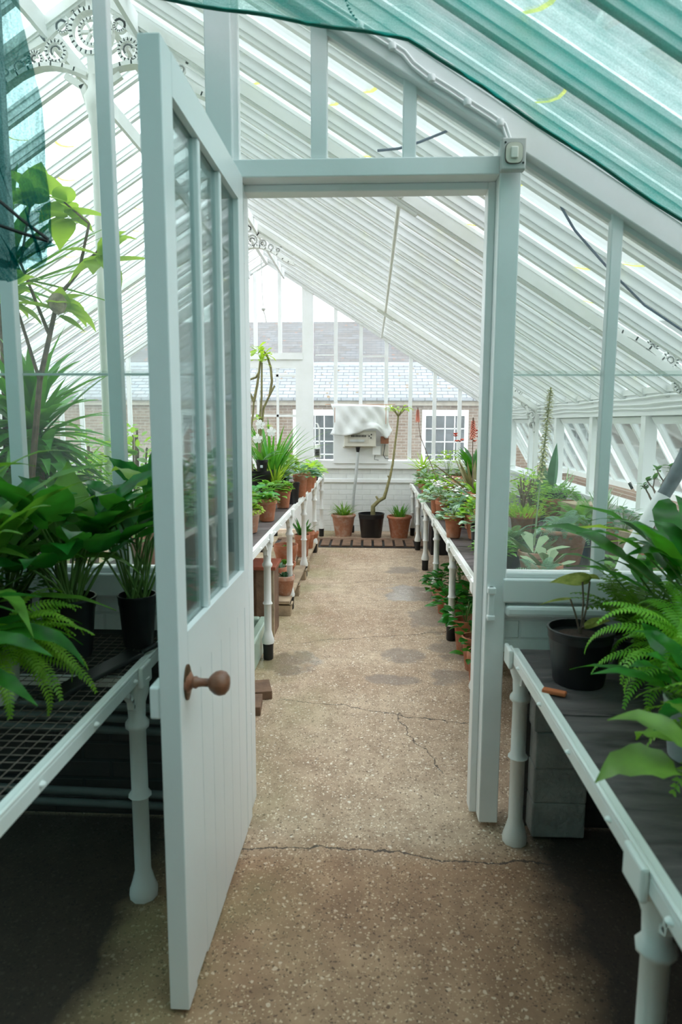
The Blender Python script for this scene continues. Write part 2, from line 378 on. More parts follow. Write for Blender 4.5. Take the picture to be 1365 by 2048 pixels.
def empty(name, loc=(0, 0, 0), rz=0):
    o = bpy.data.objects.new(name, None); C.objects.link(o); o.location = loc; o.rotation_euler = (0, 0, rz); o.empty_display_size = .1
    return o
def copy_tree(o, parent=None):
    c = o.copy(); C.objects.link(c)
    if parent: c.parent = parent
    for ch in o.children: copy_tree(ch, c)
    return c

# ------------------------------------------------------------ the glasshouse shell
YP, YF = 2.407, 9.45                       # glazed partition, far gable
SP = (YF-YP)/20
RX, EXR, EXL = -1.45, 1.80, -4.70
def ZB(x): return 3.7535-.63*abs(x-RX)     # underside of the rafters
def LB(x): return 3.66-.62*abs(x-RX)       # underside of the near gable boards
Y0 = YP-10*SP
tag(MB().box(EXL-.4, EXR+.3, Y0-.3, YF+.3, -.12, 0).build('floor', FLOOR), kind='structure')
tag(MB().box(-60, 60, -30, 90, -.6, -.35).build('ground', simple('gravel_yard', (.33, .31, .28), .9, .2, 3)), kind='structure')
def roof_side(sgn, xe, name):
    root = tag(empty(name), kind='structure')
    xe2 = xe+.06*sgn
    for k in range(-10, 21):
        y = YP+k*SP
        m = MB(); w = .017
        P = [(RX, ZB(RX)), (xe, ZB(xe)), (xe, ZB(xe)+.074), (RX, ZB(RX)+.074)]
        m.prism(P, y-w, y+w)
        m.prism([(RX, ZB(RX)+.074), (xe, ZB(xe)+.074), (xe, ZB(xe)+.094), (RX, ZB(RX)+.094)], y-w-.009, y+w+.009)
        m.prism([(RX, ZB(RX)+.024), (xe, ZB(xe)+.024), (xe, ZB(xe)+.036), (RX, ZB(RX)+.036)], y-w-.006, y+w+.006)
        m.build('rafter', WHITE, root)
    g = MB(); z0, z1 = ZB(RX)+.098, ZB(xe2)+.098
    g.add([(RX, Y0-.1, z0), (xe2, Y0-.1, z1), (xe2, YF, z1), (RX, YF, z0)], [(0, 1, 2, 3)])
    g.build('glass_pane', ROOFG, root)
    # curved algae-stained lap edges of the overlapping panes
    a = MB(); rnd = random.Random(5 if sgn > 0 else 6)
    L = abs(xe-RX)
    for k in range(-10, 20):
        ya, yb = YP+k*SP+.03, YP+(k+1)*SP-.03
        off = .18 if k % 2 else .02
        for j in range(1, 6):
            if rnd.random() < .12: continue
            sx = (j*.60+off+rnd.uniform(-.04, .04))
            if sx > L-.05: continue
            pts = []
            for i in range(7):
                t = i/6; xx = RX+sgn*(sx+.055*(1-(2*t-1)**2)); pts.append((xx, ya+(yb-ya)*t, ZB(xx)+.092))
            w = rnd.uniform(.006, .016)*sgn
            vs = []
            for p in pts: vs += [p, (p[0]+w, p[1], ZB(p[0]+w)+.092)]
            a.add(vs, [(2*i, 2*i+1, 2*i+3, 2*i+2) for i in range(6)])
    a.build('glass_lap_edge', ALGAE, root)
    return root
roof_r = roof_side(1, EXR, 'ceiling'); roof_l = roof_side(-1, EXL, 'ceiling')
t_ = tag(empty('trim_1'), kind='structure')
MB().box(RX-.02, RX+.02, Y0, YF, 3.70, 3.90).build('ridge_board', WHITE, t_)
for dx in (-.24, .24): MB().box(RX+dx-.012, RX+dx+.012, YP+.2, YF, ZB(RX+dx)-.10, ZB(RX+dx)-.005).build('ventilator_curb', WHITE, t_)
MB().box(EXR, EXR+.10, Y0, YF, 1.60, 1.775).box(EXR-.02, EXR+.12, Y0, YF, 1.74, 1.78).box(EXR-.012, EXR, Y0, YF, 1.60, 1.625).build('eave_plate', WHITE, t_)
MB().box(EXL-.10, EXL, Y0, YF, 1.56, 1.74).build('eave_plate', WHITE, t_)
# side walls: painted brick base, posts, outward-opening sashes
def side_wall(sgn, xe, name, sash=True):
    w = tag(empty(name), kind='structure')
    a, b = (xe, xe+.15) if sgn > 0 else (xe-.15, xe)
    MB().box(a, b, Y0, YF, 0, .93).build('brick_base', WBRICKY, w)
    MB().box(a-.03, b+.05, Y0, YF, .93, .965).build('sill', WHITE, w)
    MB().box(a, b, Y0, YP, .93, 1.60).build('light_block_side', WBRICKY, w)  # solid infill added out of view to block side light
    ys = [YP+k*SP for k in range(0, 21, 3)]+[YF-.04]
    for y in ys: MB().box(min(xe, xe+.08*sgn), max(xe, xe+.08*sgn), y-.038, y+.038, .965, 1.62).build('post', WHITE, w)
    wn = 0
    for y0, y1 in zip(ys, ys[1:]):
        if y1-y0 < .3: continue
        root = empty('sash_window', (xe+.05*sgn, 0, 1.60)); root.parent = w; root.rotation_euler = (0, -math.radians(30)*sgn if y0 > YP-.1 else 0, 0)
        A, B = y0+.045, y1-.045; m = MB(); H_ = .68
        m.box(-.02, .02, A, B, -.05, 0).box(-.02, .02, A, B, -H_, -H_+.06)
        n = 3
        for i in range(n+1):
            yy = A+(B-A)*i/n; m.box(-.018, .018, max(A, yy-.02), min(B, yy+.02), -H_, 0)
        m.build('sash_frame', WHITE, root)
        MB().box(-.002, .002, A, B, -H_+.03, -.03).build('glass_pane', GLASS, root)
    return w
side_wall(1, EXR, 'wall_right'); side_wall(-1, EXL, 'wall_left')
# unseen wall behind the photographer: white to bounce light, base darkened to hold shade
wb = tag(empty('unseen_wall_back'), kind='structure')
MB().box(EXL-.3, EXR+.3, Y0-.25, Y0-.05, 0, .9).build('shade_dark_plinth', DBRICK, wb)
MB().box(EXL-.3, EXR+.3, Y0-.25, Y0-.05, .9, 4.2).build('unseen_bounce_brickwork', WBRICK, wb)

MB().prism([(RX, ZB(RX)+.11), (EXR+.1, ZB(EXR)+.05), (EXR+.1, ZB(EXR)+.08), (RX, ZB(RX)+.14)], Y0-.2, -.5).prism([(RX, ZB(RX)+.11), (EXL-.1, ZB(EXL)+.05), (EXL-.1, ZB(EXL)+.08), (RX, ZB(RX)+.14)], Y0-.2, -.5).build('light_block_roof', WHITE, wb)  # added out of view to block skylight over the near floor
# near partition -------------------------------------------------
wp = tag(empty('wall_front'), kind='structure')
def memb(x0, x1, z0, z1=None, ya=YP+.005, yb=YP+.045, name='mullion', m=WHITE):
    if z1 is None: return MB().prism([(x0, z0), (x1, z0), (x1, LB(x1)+.02), (x0, LB(x0)+.02)], ya, yb).build(name, m, wp, bevel=.004)
    return MB().box(x0, x1, ya, yb, z0, z1).build(name, m, wp, bevel=.004)
memb(.430, .502, .02, None, YP, YP+.14, 'door_post')
MB().box(.404, .430, YP+.07, YP+.14, .02, 2.385).build('door_stop', WHITE, wp, bevel=.003)
memb(-.574, -.483, .02, None, YP, YP+.14, 'door_post')
MB().box(-.483, -.457, YP+.05, YP+.14, .02, 2.385).build('door_stop', WHITE, wp, bevel=.003)
MB().prism([(-.483, 2.445), (-.465, 2.445), (-.465, LB(-.465)), (-.483, LB(-.483))], YP+.02, YP+.06).build('glazing_bead', WHITE, wp)
MB().box(-.483, .430, YP, YP+.14, 2.385, 2.445).box(-.46, .405, YP+.07, YP+.14, 2.36, 2.385).build('door_head', WHITE, wp, bevel=.004)
for a, b in ((-.214, -.158), (.100, .146)):
    memb(a, b, 2.445, None, YP+.01, YP+.06)
for a in (.815, 1.175, 1.535): memb(a, a+.040, 1.0)
for a in (-.954, -1.336, -1.72, -2.10, -2.48, -2.86, -3.24, -3.62, -4.0, -4.38): memb(a, a+.050, 1.0)
# glazing beads proud of each mullion
gb = MB()
for sg, xa, xb in ((1, RX, EXR), (-1, RX, EXL)):
    P = [(xa, LB(xa)), (xb, LB(xb)), (xb, LB(xb)+.15), (xa, LB(xa)+.15)]
    MB().prism(P, YP-.02, YP+.07).build('gable_rafter', WHITE, wp, bevel=.004)
    P = [(xa, LB(xa)-.018), (xb, LB(xb)-.018), (xb, LB(xb)+.02), (xa, LB(xa)+.02)]
    MB().prism(P, YP+.02, YP+.065).build('glazing_bead', WHITE, wp)
    P = [(xa, LB(xa)+.13), (xb, LB(xb)+.13), (xb, LB(xb)+.30), (xa, LB(xa)+.30)]
    MB().prism(P, YP+.005, YP+.05).build('gable_board', WHITE, wp)
MB().box(.49, EXR, YP-.012, YP+.10, .897, .985).box(.49, EXR, YP+.01, YP+.075, .985, 1.005).build('sill', WHITE, wp, bevel=.006)
MB().box(EXL, -.574, YP-.012, YP+.10, .897, .985).box(EXL, -.574, YP+.01, YP+.075, .985, 1.005).build('sill', WHITE, wp, bevel=.006)
MB().box(.502, EXR, YP+.02, YP+.22, .70, .897).build('brick_base', WBRICK, wp)
MB().box(.60, EXR, YP+.02, YP+.22, 0, .70).build('shade_dark_plinth', DBRICK, wp)  # shade under the right bench put into the brick colour
MB().box(.502, EXR, YP-.02, YP+.06, .845, .885).build('brick_base_lip', WHITE, wp, bevel=.012)
MB().box(EXL, -.60, YP+.02, YP+.22, .76, .897).build('brick_base', WBRICK, wp)
MB().box(EXL, -.60, YP+.02, YP+.22, 0, .76).build('shade_dark_plinth', DBRICK, wp)  # shade under the left bench put into the brick colour
pier = MB()
rz = random.Random(3)
for i in range(5):
    j = rz.uniform(-.006, .006)
    pier.box(.618+j, .815+j, YP-.07+rz.uniform(-.004, .004), YP+.03, .01+i*.138, .149+i*.138)
pier.build('brick_pier', PIERB, wp, bevel=.007)
def pane(x0, x1, z0, z1, y, tops=None, parent=wp, m=GLASS, name='glass_pane', fn=LB):
    if tops: return MB().prism([(x0, z0), (x1, z0), (x1, fn(x1)+.01), (x0, fn(x0)+.01)], y-.002, y+.002).build(name, m, parent)
    return MB().box(x0, x1, y-.002, y+.002, z0, z1).build(name, m, parent)
gy = YP+.042
xs = [-.574]+[a for a in (-.954, -1.336, -1.72, -2.10, -2.48, -2.86, -3.24, -3.62, -4.0, -4.38)]+[EXL]
for i in range(len(xs)-1):
    x1 = xs[i]; x0 = xs[i+1]+(.040 if xs[i+1] != EXL else 0)
    pane(x0, x1, 1.0, 1.735, gy); pane(x0, x1, 1.715, 0, gy+.005, True)
for x0, x1 in ((-.483, -.214), (-.158, .100), (.146, .430)): pane(x0, x1, 2.445, 0, gy, True)
for x0, x1 in ((.502, .815), (.859, 1.175), (1.219, 1.535), (1.579, EXR)):
    pane(x0, x1, 1.0, 1.735, gy); pane(x0, x1, 1.715, 0, gy+.005, True)
# thin pale lap where the upper pane overlaps the lower
MB().box(EXL, -.58, gy-.004, gy-.001, 1.718, 1.726).box(.503, EXR, gy-.004, gy-.001, 1.718, 1.722).build('pane_lap', LAPM, wp)

# the open door: frame, glazing bars, panes, boards, knob ---------
DL = .86
door = tag(empty('door_1', (-.474, YP-.004, 0), math.radians(-90-1.0)), kind='structure')   # local x runs from hinge towards the camera
T = .052
ft = MB().box(0, .078, -T/2, T/2, .02, 2.385)
ft.build('hinge_stile', DOORW, door, bevel=.003)
MB().box(DL-.078, DL, -T/2, T/2, .012, 2.385).build('lock_stile', DOORW, door, bevel=.003)
MB().box(.078, DL-.078, -T/2, T/2, 2.29, 2.385).build('top_rail', DOORW, door)
MB().box(.078, DL-.078, -T/2, T/2, .885, 1.02).build('lock_rail', DOORW, door)
for i in (1, 2):
    xx = .078+(DL-.156)*i/3
    MB().box(xx-.013, xx+.013, -.004, T/2-.004, 1.02, 2.29).build('glazing_bar', DOORW, door, bevel=.004)
for i in range(3):
    a = .078+(DL-.156)*i/3; b = a+(DL-.156)/3
    MB().box(a, b, .004, .008, 1.02, 2.29).build('glass_pane', DOORG, door)
bd = MB(); n = 6; wbd = (DL-.156)/n
rz = random.Random(8)
for i in range(n):
    a = .078+wbd*i
    bd.box(a+.0015, a+wbd-.0015, -T/2+.001, T/2-.002, .012+rz.choice((0, .004, .012)), .885)
bd.build('tongue_and_groove_board', DOORW, door, bevel=.0015)
MB().box(DL-.075, DL-.004, -T/2-.028, -T/2, .815, .90).build('rim_lock', DOORW, door, bevel=.006)
kn = MB()
kn.lathe([(0, 0), (.030, 0), (.030, .006), (.020, .012), (.014, .016), (.016, .024), (.012, .03), (.0105, .04), (.011, .056), (.020, .062), (.029, .074), (.032, .086), (.029, .099), (.018, .108), (0, .11)], seg=28)
ko = kn.build('door_knob', KNOB, door, True); ko.rotation_euler = (-PI/2, 0, 0); ko.location = (DL-.06, T/2, .893)
pl = MB().lathe([(0, 0), (.036, 0), (.036, .004), (.024, .008), (0, .009)], seg=24).build('rose_plate', BRONZE, door, True); pl.rotation_euler = (-PI/2, 0, 0); pl.location = (DL-.06, T/2, .893); pl.scale = (.8, 1.3, 1)
for z in (.35, 1.2, 2.1): MB().tube([(-.006, T/2-.005, z), (-.006, T/2-.005, z+.09)], .007, 8).build('hinge', DOORW, door, True)

# far gable -------------------------------------------------------
wf = tag(empty('wall_far'), kind='structure')
MB().box(-.80, EXR, YF, YF+.2, 0, .90).box(EXL, -2.1, YF, YF+.2, 0, .90).build('brick_base', WBRICK, wf)
MB().box(-.80, EXR, YF-.05, YF+.22, .90, 1.02).box(EXL, -2.1, YF-.05, YF+.22, .90, 1.02).build('sill', WHITE, wf, bevel=.01)
MB().box(-.8, EXR, YF-.025, YF, .70, .76).build('plinth_band', WHITE, wf, bevel=.01)
for sg, xb in ((1, EXR), (-1, EXL)):
    MB().prism([(RX, ZB(RX)-.045), (xb, ZB(xb)-.045), (xb, ZB(xb)+.1), (RX, ZB(RX)+.1)], YF, YF+.09).build('gable_rafter', WHITE, wf)
def fbar(x, z0, w=.05, z1=None):
    MB().prism([(x-w/2, z0), (x+w/2, z0), (x+w/2, (z1 or ZB(x+w/2))), (x-w/2, (z1 or ZB(x-w/2)))], YF+.01, YF+.07).build('mullion', WHITE, wf)
for x in (-.497, -.145, .211, .552, .891, 1.242, 1.59): fbar(x, 1.02)
for x in (-2.40, -2.75, -3.10, -3.45, -3.80, -4.15, -4.45): fbar(x, 1.02)
fbar(-.887, 0, .155); fbar(-2.013, 0, .155)
MB().box(-1.94, -.96, YF, YF+.08, 2.42, 2.51).build('door_head', WHITE, wf)
for x in (-1.278, -1.621): fbar(x, 2.51)
pane(-.80, EXR, 1.02, 0, YF+.03, True, wf, GLASS, fn=ZB); pane(EXL, -2.1, 1.02, 0, YF+.03, True, wf, GLASS, fn=ZB)
MB().prism([(-1.94, 2.5), (-.96, 2.5), (-.96, ZB(-.96)), (RX, ZB(RX)), (-1.94, ZB(-1.94))], YF+.028, YF+.032).build('glass_pane', GLASS, wf)
MB().box(-.78, -.52, YF+.026, YF+.034, 2.47, 2.49).box(-.78, -.52, YF+.026, YF+.034, 2.62, 2.63).box(-.13, .19, YF+.026, YF+.034, 2.45, 2.475).build('pane_lap', WHITE, wf)
d2 = tag(empty('door_2', (-1.94, YF+.02, 0)), kind='structure')
m = MB().box(0, .10, 0, .05, .02, 2.42).box(.88, .98, 0, .05, .02, 2.42).box(.1, .88, 0, .05, 2.30, 2.42).box(.1, .88, 0, .05, .02, .22).box(.1, .88, 0, .05, .9, 1.04)
m.build('door_frame', WHITE, d2)
m = MB()
for x in (.34, .62, .78)[:2]+(.86,)[:0]: m.box(x-.016, x+.016, .01, .045, 1.04, 2.30)
for z in (1.64, 2.20): m.box(.1, .88, .01, .045, z-.016, z+.016)
m.build('glazing_bar', WHITE, d2)
MB().box(.1, .88, .02, .024, 1.04, 2.3).build('glass_pane', GLASS, d2)
MB().box(.1, .88, .01, .03, .22, .9).build('door_panel', WHITE, d2)
for z in (1.45, 2.0): MB().box(.985, 1.03, -.006, .0, z, z+.2).build('hinge_plate', WHITE, d2)

# iron trusses with pierced spandrels and ridge columns ------------
def truss(Y, lab):
    r = tag(empty('iron_truss', (0, Y, 0)), lab, 'roof truss', 'cast iron roof trusses')
    for sg, xe in ((1, EXR), (-1, EXL)):
        m = MB().prism([(RX, ZB(RX)-.055), (xe, ZB(xe)-.055), (xe, ZB(xe)-.002), (RX, ZB(RX)-.002)], -.028, .028)
        m.prism([(RX, ZB(RX)-.068), (xe, ZB(xe)-.068), (xe, ZB(xe)-.055), (RX, ZB(RX)-.055)], -.018, .018)
        m.build('principal_rafter', IRON, r)
    def ring(m, cx, cz, rad, w=.014, a0=0, a1=2*PI, n=16, d=.012):
        m.arcbar([(cx+rad*math.cos(a0+(a1-a0)*i/n), cz+rad*math.sin(a0+(a1-a0)*i/n)) for i in range(n+1)], -d, d, w)
    m = MB(); z0 = 3.30
    for sg in (1, -1):
        pts = [(RX+sg*(.03+.60*t), z0+.07*math.sin(PI*min(1, t*1.2))-.26*t*t*.5+.02) for t in [i/10 for i in range(11)]]
        m.arcbar(pts, -.03, .03, .02)
        m.arcbar([(RX+sg*.03, z0-.12), (RX+sg*.06, z0-.03), (RX+sg*.14, z0+.02)], -.014, .014, .03)
        ring(m, RX+sg*.19, 3.44, .050, .016); ring(m, RX+sg*.30, 3.405, .036, .014); ring(m, RX+sg*.385, 3.37, .026, .012); ring(m, RX+sg*.46, 3.34, .018, .010)
        ring(m, RX+sg*.19, 3.44, .024, .012, 0, 4.2); ring(m, RX+sg*.30, 3.405, .016, .01, 1, 5)
        m.arcbar([(RX+sg*.12, 3.36), (RX+sg*.24, 3.39), (RX+sg*.42, 3.31), (RX+sg*.62, 3.22)], -.012, .012, .022)
        m.arcbar([(RX+sg*.13, 3.60), (RX+sg*.25, 3.50), (RX+sg*.5, 3.38), (RX+sg*.62, 3.30)], -.012, .012, .035)
        ring(m, RX+sg*.15, 3.555, .028, .012); ring(m, RX+sg*.07, 3.635, .022, .012)
    ring(m, RX, 3.53, .105, .020, n=24, d=.02); ring(m, RX, 3.53, .062, .014, n=20); 
    for q in range(6): m.arcbar([(RX+.012*math.cos(q*PI/3), 3.53+.012*math.sin(q*PI/3)), (RX+.06*math.cos(q*PI/3), 3.53+.06*math.sin(q*PI/3))], -.01, .01, .014)
    m.arcbar([(RX, 3.30), (RX, 3.43)], -.014, .014, .05); m.arcbar([(RX, 3.63), (RX, 3.72)], -.014, .014, .04)
    m.build('ridge_spandrel', IRON, r)
    MB().lathe([(.045, 0), (.045, .06), (.034, .10), (.030, .3), (.030, 2.2), (.036, 2.25), (.028, 2.30), (.026, 3.08), (.036, 3.10), (.034, 3.13), (.042, 3.15), (.052, 3.22), (.03, 3.26), (.03, 3.32)], (RX, 0, 0), 16).build('column', IRON, r, True)
    for sg, xe in ((1, EXR), (-1, EXL)):
        m = MB(); X = xe-sg*.03
        n = 12; pts = []
        for i in range(n+1):
            a = PI/2*i/n; pts.append((X-sg*.62*(1-math.cos(a)), 1.25+.80*math.sin(a)))
        pts = [(X, .98)]+pts
        m.arcbar(pts, -.022, .022, .022)
        for cx_, cz_, rr_ in ((.06, 1.66, .045), (.12, 1.78, .05), (.20, 1.90, .04), (.045, 1.55, .032), (.30, 1.97, .03)):
            ring(m, X-sg*cx_, cz_-.02, rr_, .014); ring(m, X-sg*cx_, cz_-.02, rr_*.45, .01)
        m.prism([(X-.02, 1.0), (X+.02, 1.0), (X+.02, ZB(X)), (X-.02, ZB(X))], -.03, .03)
        m.build('eave_bracket', IRON, r)
    return r
truss(3.65, 'white cast iron truss with ringed spandrel at ridge just beyond the open door')
truss(7.25, 'farther white cast iron truss with spandrel near the far gable')
# purlin pipe with joint sleeves under right slope
pr_ = tag(empty('purlin_pipe'), 'white painted pipe running along beneath the right-hand roof slope', 'pipe')
MB().tube([(.14, YP+.1, 2.72), (.14, 3.65, 2.715), (.145, 7.25, 2.705), (.14, YF, 2.72)], .0135, 10).build('pipe', IRON, pr_, True)
for y in (3.65, 7.25):
    MB().tube([(.14, y-.05, 2.714), (.14, y-.045, 2.714), (.14, y+.045, 2.714), (.14, y+.05, 2.714)], [.012, .022, .022, .012], 10).tube([(.06, y, ZB(.06)-.075), (.23, y, ZB(.23)-.075)], .014, 8).build('clamp', IRON, pr_, True)
#PART2
# ------------------------------------------------------------ slate-roofed building beyond the far gable
b = tag(empty('brick_building', (0, 16, 0)), 'long brown brick building with mossy slate roof behind the far gable', 'building')
MB().box(-12, 12, 0, .3, -.4, 1.96).build('wall', OBRICK, b)
MB().box(-12, 12, -.10, .3, 1.95, 2.08).build('eave_band', STONE, b)
MB().tube([(-12, -.12, 2.10), (12, -.12, 2.10)], .045, 8).build('gutter', DARKG, b)
MB().add([(-12.2, -.2, 2.11), (12.2, -.2, 2.11), (12.2, 1.7, 3.06), (-12.2, 1.7, 3.06), (-12.2, -.2, 2.06), (12.2, -.2, 2.06), (12.2, 1.7, 3.0), (-12.2, 1.7, 3.0)], [(0, 1, 2, 3), (4, 7, 6, 5), (0, 4, 5, 1), (2, 6, 7, 3), (0, 3, 7, 4), (1, 5, 6, 2)]).build('lower_roof', SLATER, b)
MB().box(-12.2, 12.2, 1.62, 1.76, 3.02, 3.10).build('ridge_flashing', simple('lead_flashing', (.55, .58, .62), .4), b)
MB().add([(-12.2, 1.72, 3.04), (12.2, 1.72, 3.04), (12.2, 4.9, 4.60), (-12.2, 4.9, 4.60), (-12.2, 1.72, 2.96), (12.2, 1.72, 2.96), (12.2, 4.9, 4.5), (-12.2, 4.9, 4.5)], [(0, 1, 2, 3), (4, 7, 6, 5), (0, 4, 5, 1), (2, 6, 7, 3), (0, 3, 7, 4), (1, 5, 6, 2)]).build('upper_roof', SLATER2, b)
for (x0, x1) in ((1.216, 2.307), (-1.86, -.80), (-4.6, -3.5), (4.3, 5.4)):
    w = MB().box(x0, x0+.09, -.04, .02, .45, 1.85).box(x1-.09, x1, -.04, .02, .45, 1.85).box(x0+.09, x1-.09, -.04, .02, 1.71, 1.85).box(x0-.04, x1+.04, -.07, .02, .38, .48)
    n = 4
    for i in range(1, n): xx = x0+.09+(x1-x0-.18)*i/n; w.box(xx-.012, xx+.012, -.02, .01, .48, 1.71)
    for z in (.79, 1.10, 1.41): w.box(x0+.09, x1-.09, -.02, .01, z-.012, z+.012)
    f = w.build('window', WHITE, b); MB().box(x0+.09, x1-.09, -.005, .0, .48, 1.71).build('pane', DARKG, f)
# low wall and shrubbery outside on the right
tag(MB().box(4.6, 4.9, -2, 15, -.4, 1.15).build('garden_wall', OBRICK), 'low brown brick garden wall outside beyond the right-hand sashes', 'wall', kind='thing')

# ------------------------------------------------------------ benches on cast iron legs
def leg_mesh(h, foot=True):
    m = MB()
    z = .11 if foot else .0
    k_ = 1.1 if foot else 1.25
    m.lathe([(r_*k_, z_) for r_, z_ in [(.036, z), (.038, z+.02), (.030, z+.05), (.026, z+.07), (.0215, z+.09), (.0215, h*.44), (.030, h*.455), (.022, h*.475), (.0215, h*.74), (.030, h*.755), (.031, h*.77), (.022, h*.79), (.024, h*.86), (.032, h*.90), (.036, h-.035), (.036, h-.03)]], seg=10)
    return m
def sock_mesh():
    return MB().lathe([(.030, 0), (.034, .01), (.033, .06), (.036, .11), (.034, .128), (.028, .13)], seg=10)
def scroll_mesh(h, sg):       # ogee bracket between leg and rail
    m = MB()
    for s2 in (1, -1):
        pts = [(0, h*.80), (s2*.012, h*.84), (s2*.045, h*.86), (s2*.05, h*.89), (s2*.075, h*.92), (s2*.12, h-.035)]
        m2 = MB().arcbar(pts, -.010, .010, .016)
        m.add([(v[1], v[0], v[2]) for v in m2.v], m2.f)
    return m
def bench(name, label, cat, x0, x1, y0, y1, h, legs, lx, top, foot=True, grp=None, rail='aisle', thick=.02):
    r = tag(empty(name, ((x0+x1)/2, (y0+y1)/2, 0)), label, cat, grp)
    cx_, cy_ = r.location.x, r.location.y
    X0, X1, A, B = x0-cx_, x1-cx_, y0-cy_, y1-cy_
    side = 1 if rail == 'right' else -1
    ax = X1 if rail == 'right' else X0
    o = ax; i_ = ax-side*.035
    m = MB().box(min(o, i_), max(o, i_), A, B, h-.034, h+.004).box(min(o, o-side*.010), max(o, o-side*.010), A, B, h+.004, h+.014)
    yy = A+.2
    while yy < B:                        # cast bosses along the rail
        m.lathe([(.0, 0), (.012, 0), (.010, .006), (0, .009)], (o+side*0, yy, h-.017), 8); yy += .29
    m.build('edge_rail', IRON, r, bevel=.004)
    ox = X0 if rail == 'right' else X1
    MB().box(ox-.015, ox+.015, A, B, h-.034, h+.004).build('back_rail', IRON, r)
    for y in legs: MB().box(min(o, o+side*.016), max(o, o+side*.016), y-cy_-.045, y-cy_+.045, h-.052, h+.018).build('rail_joint', IRON, r, bevel=.006)
    for y in legs:
        MB().box(X0, X1, y-cy_-.012, y-cy_+.012, h-.06, h-.03).build('cross_bearer', IRON, r)
        for q, xx in enumerate((lx-cx_, ox+(.06 if rail == 'right' else -.06))):
            l = leg_mesh(h, foot).add(*[(d.v, d.f) for d in (scroll_mesh(h, 1),)][0]).build('leg', IRON, r, True); l.location = (xx, y-cy_, 0)
            if foot: sock_mesh().build('foot_wrap', BLACKC, l, True)
    if top is SLAB:
        sl = MB().box(X0+.02 if rail != 'right' else X0, X1-.02 if rail == 'right' else X1, A, B, h-.026, h-.002)
        sl.build('slate_top', SLAB, r)
    return r
bench('plant_bench', 'long slate-topped white iron bench with black-wrapped feet right of the aisle', 'bench', .560, 1.76, 2.66, 9.25, .70, (3.506, 4.651, 5.80, 6.947, 8.066, 9.12), .590, SLAB)
bench('plant_bench', 'long slate-topped white iron bench with black-wrapped feet left of the aisle', 'bench', -1.36, -.640, 2.75, 9.1, .83, (3.05, 4.20, 5.39, 6.58, 7.83, 8.98), -.662, SLAB, rail='right')
bench('plant_bench', 'near right slate-topped iron bench holding ferns before the glazed partition', 'bench', .512, 1.76, -.9, 2.36, .735, (-.1, 1.17, 2.33), .552, SLAB, foot=False)
nb = bench('plant_bench', 'near left iron bench with an open wire mesh top beside the door', 'bench', -2.1, -.712, -.9, 2.32, .78, (-.3, .85, 1.98), -.735, None, foot=False, rail='right')
ms = MB(); nx, ny = nb.location.x, nb.location.y
xx = -2.06
while xx < -.735: ms.tube([(xx-nx, -.9-ny, .778), (xx-nx, 2.3-ny, .778)], .0016, 4); xx += .034
yy = -.88
while yy < 2.3: ms.tube([(-2.08-nx, yy-ny, .7755), (-.73-nx, yy-ny, .7755)], .0016, 4); yy += .034
ms.build('wire_mesh_top', RUSTW, nb)
bench('plant_bench', 'slate-topped bench beyond the ridge columns on the left side', 'bench', -4.6, -3.3, 2.7, 9.1, .78, (3.2, 5.2, 7.2, 8.9), -3.33, SLAB, rail='right')
# heating pipes under the near left bench
pp = tag(empty('heating_pipes', (0, 2.3, 0)), 'dark heating pipes running low along the wall under the left mesh bench', 'pipe')
for z in (.50, .455, .41): MB().tube([(-3.2, 0, z+.05), (-.64, 0, z)], .016, 8).build('pipe', simple('dull_grey_pipe_%d' % int(z*1000), (.16, .18, .17), .6), pp, True)
for z in (.16, .115): MB().tube([(-3.2, 0, z+.05), (-.64, 0, z)], .016, 8).build('pipe', simple('dull_low_pipe_%d' % int(z*1000), (.16, .18, .17), .6), pp, True)

# ------------------------------------------------------------ pots and plants
def pot_prof(kind, r, h):
    if kind == 'terra':
        t = .006+r*.05; b = r*.68
        return [(b*.9, 0), (b, .004), (r*.90, h*.76), (r*.93, h*.77), (r, h*.79), (r, h*.985), (r*.985, h), (r-t, h), (r-t*1.3, h*.86), (r*.3, h*.84)]
    if kind == 'bigterra':
        return [(r*.64, 0), (r*.66, .006), (r*.90, h*.85), (r*.95, h*.88), (r, h*.91), (r*1.0, h*.96), (r*.97, h), (r*.88, h), (r*.86, h*.88), (r*.3, h*.87)]
    if kind == 'black':
        return [(r*.74, 0), (r*.76, .004), (r*.93, h*.80), (r*.955, h*.81), (r*.97, h*.95), (r, h*.96), (r*1.0, h), (r*.94, h), (r*.92, h*.86), (r*.3, h*.85)]
    if kind == 'bowl':
        return [(r*.55, 0), (r*.6, .004), (r*.93, h*.7), (r, h*.75), (r, h), (r*.92, h), (r*.9, h*.8), (r*.3, h*.78)]
PM = {'terra': TERRA, 'bigterra': TERRA2, 'black': BLACKP, 'bowl': TERRA}
def rimz(kind): return {'terra': .85, 'bigterra': .875, 'black': .855, 'bowl': .79}[kind]
def plant(name, label, cat, loc, kind, r, h, parts, grp=None, pm=None, soil=None, rz=0.0, tilt=None):
    """parts: list of (name, MB, material, smooth) with z measured from the soil"""
    o = tag(empty(name, loc, rz), label, cat, grp)
    if tilt: o.rotation_euler = (*tilt, rz)
    z = h*rimz(kind)
    MB().lathe(pot_prof(kind, r, h), seg=26 if r > .07 else 18).build('pot', pm or PM[kind], o, True)
    MB().lathe([(r*.86, z-.003), (r*.5, z+.004), (0, z+.006)], seg=16).build('soil', soil or SOIL, o, True)
    for p in parts:
        q = p[1].build(p[0], p[2], o, True); q.location = (0, 0, z)
        if len(p) > 3: q['label'] = p[3]
    return o
RN = random.Random
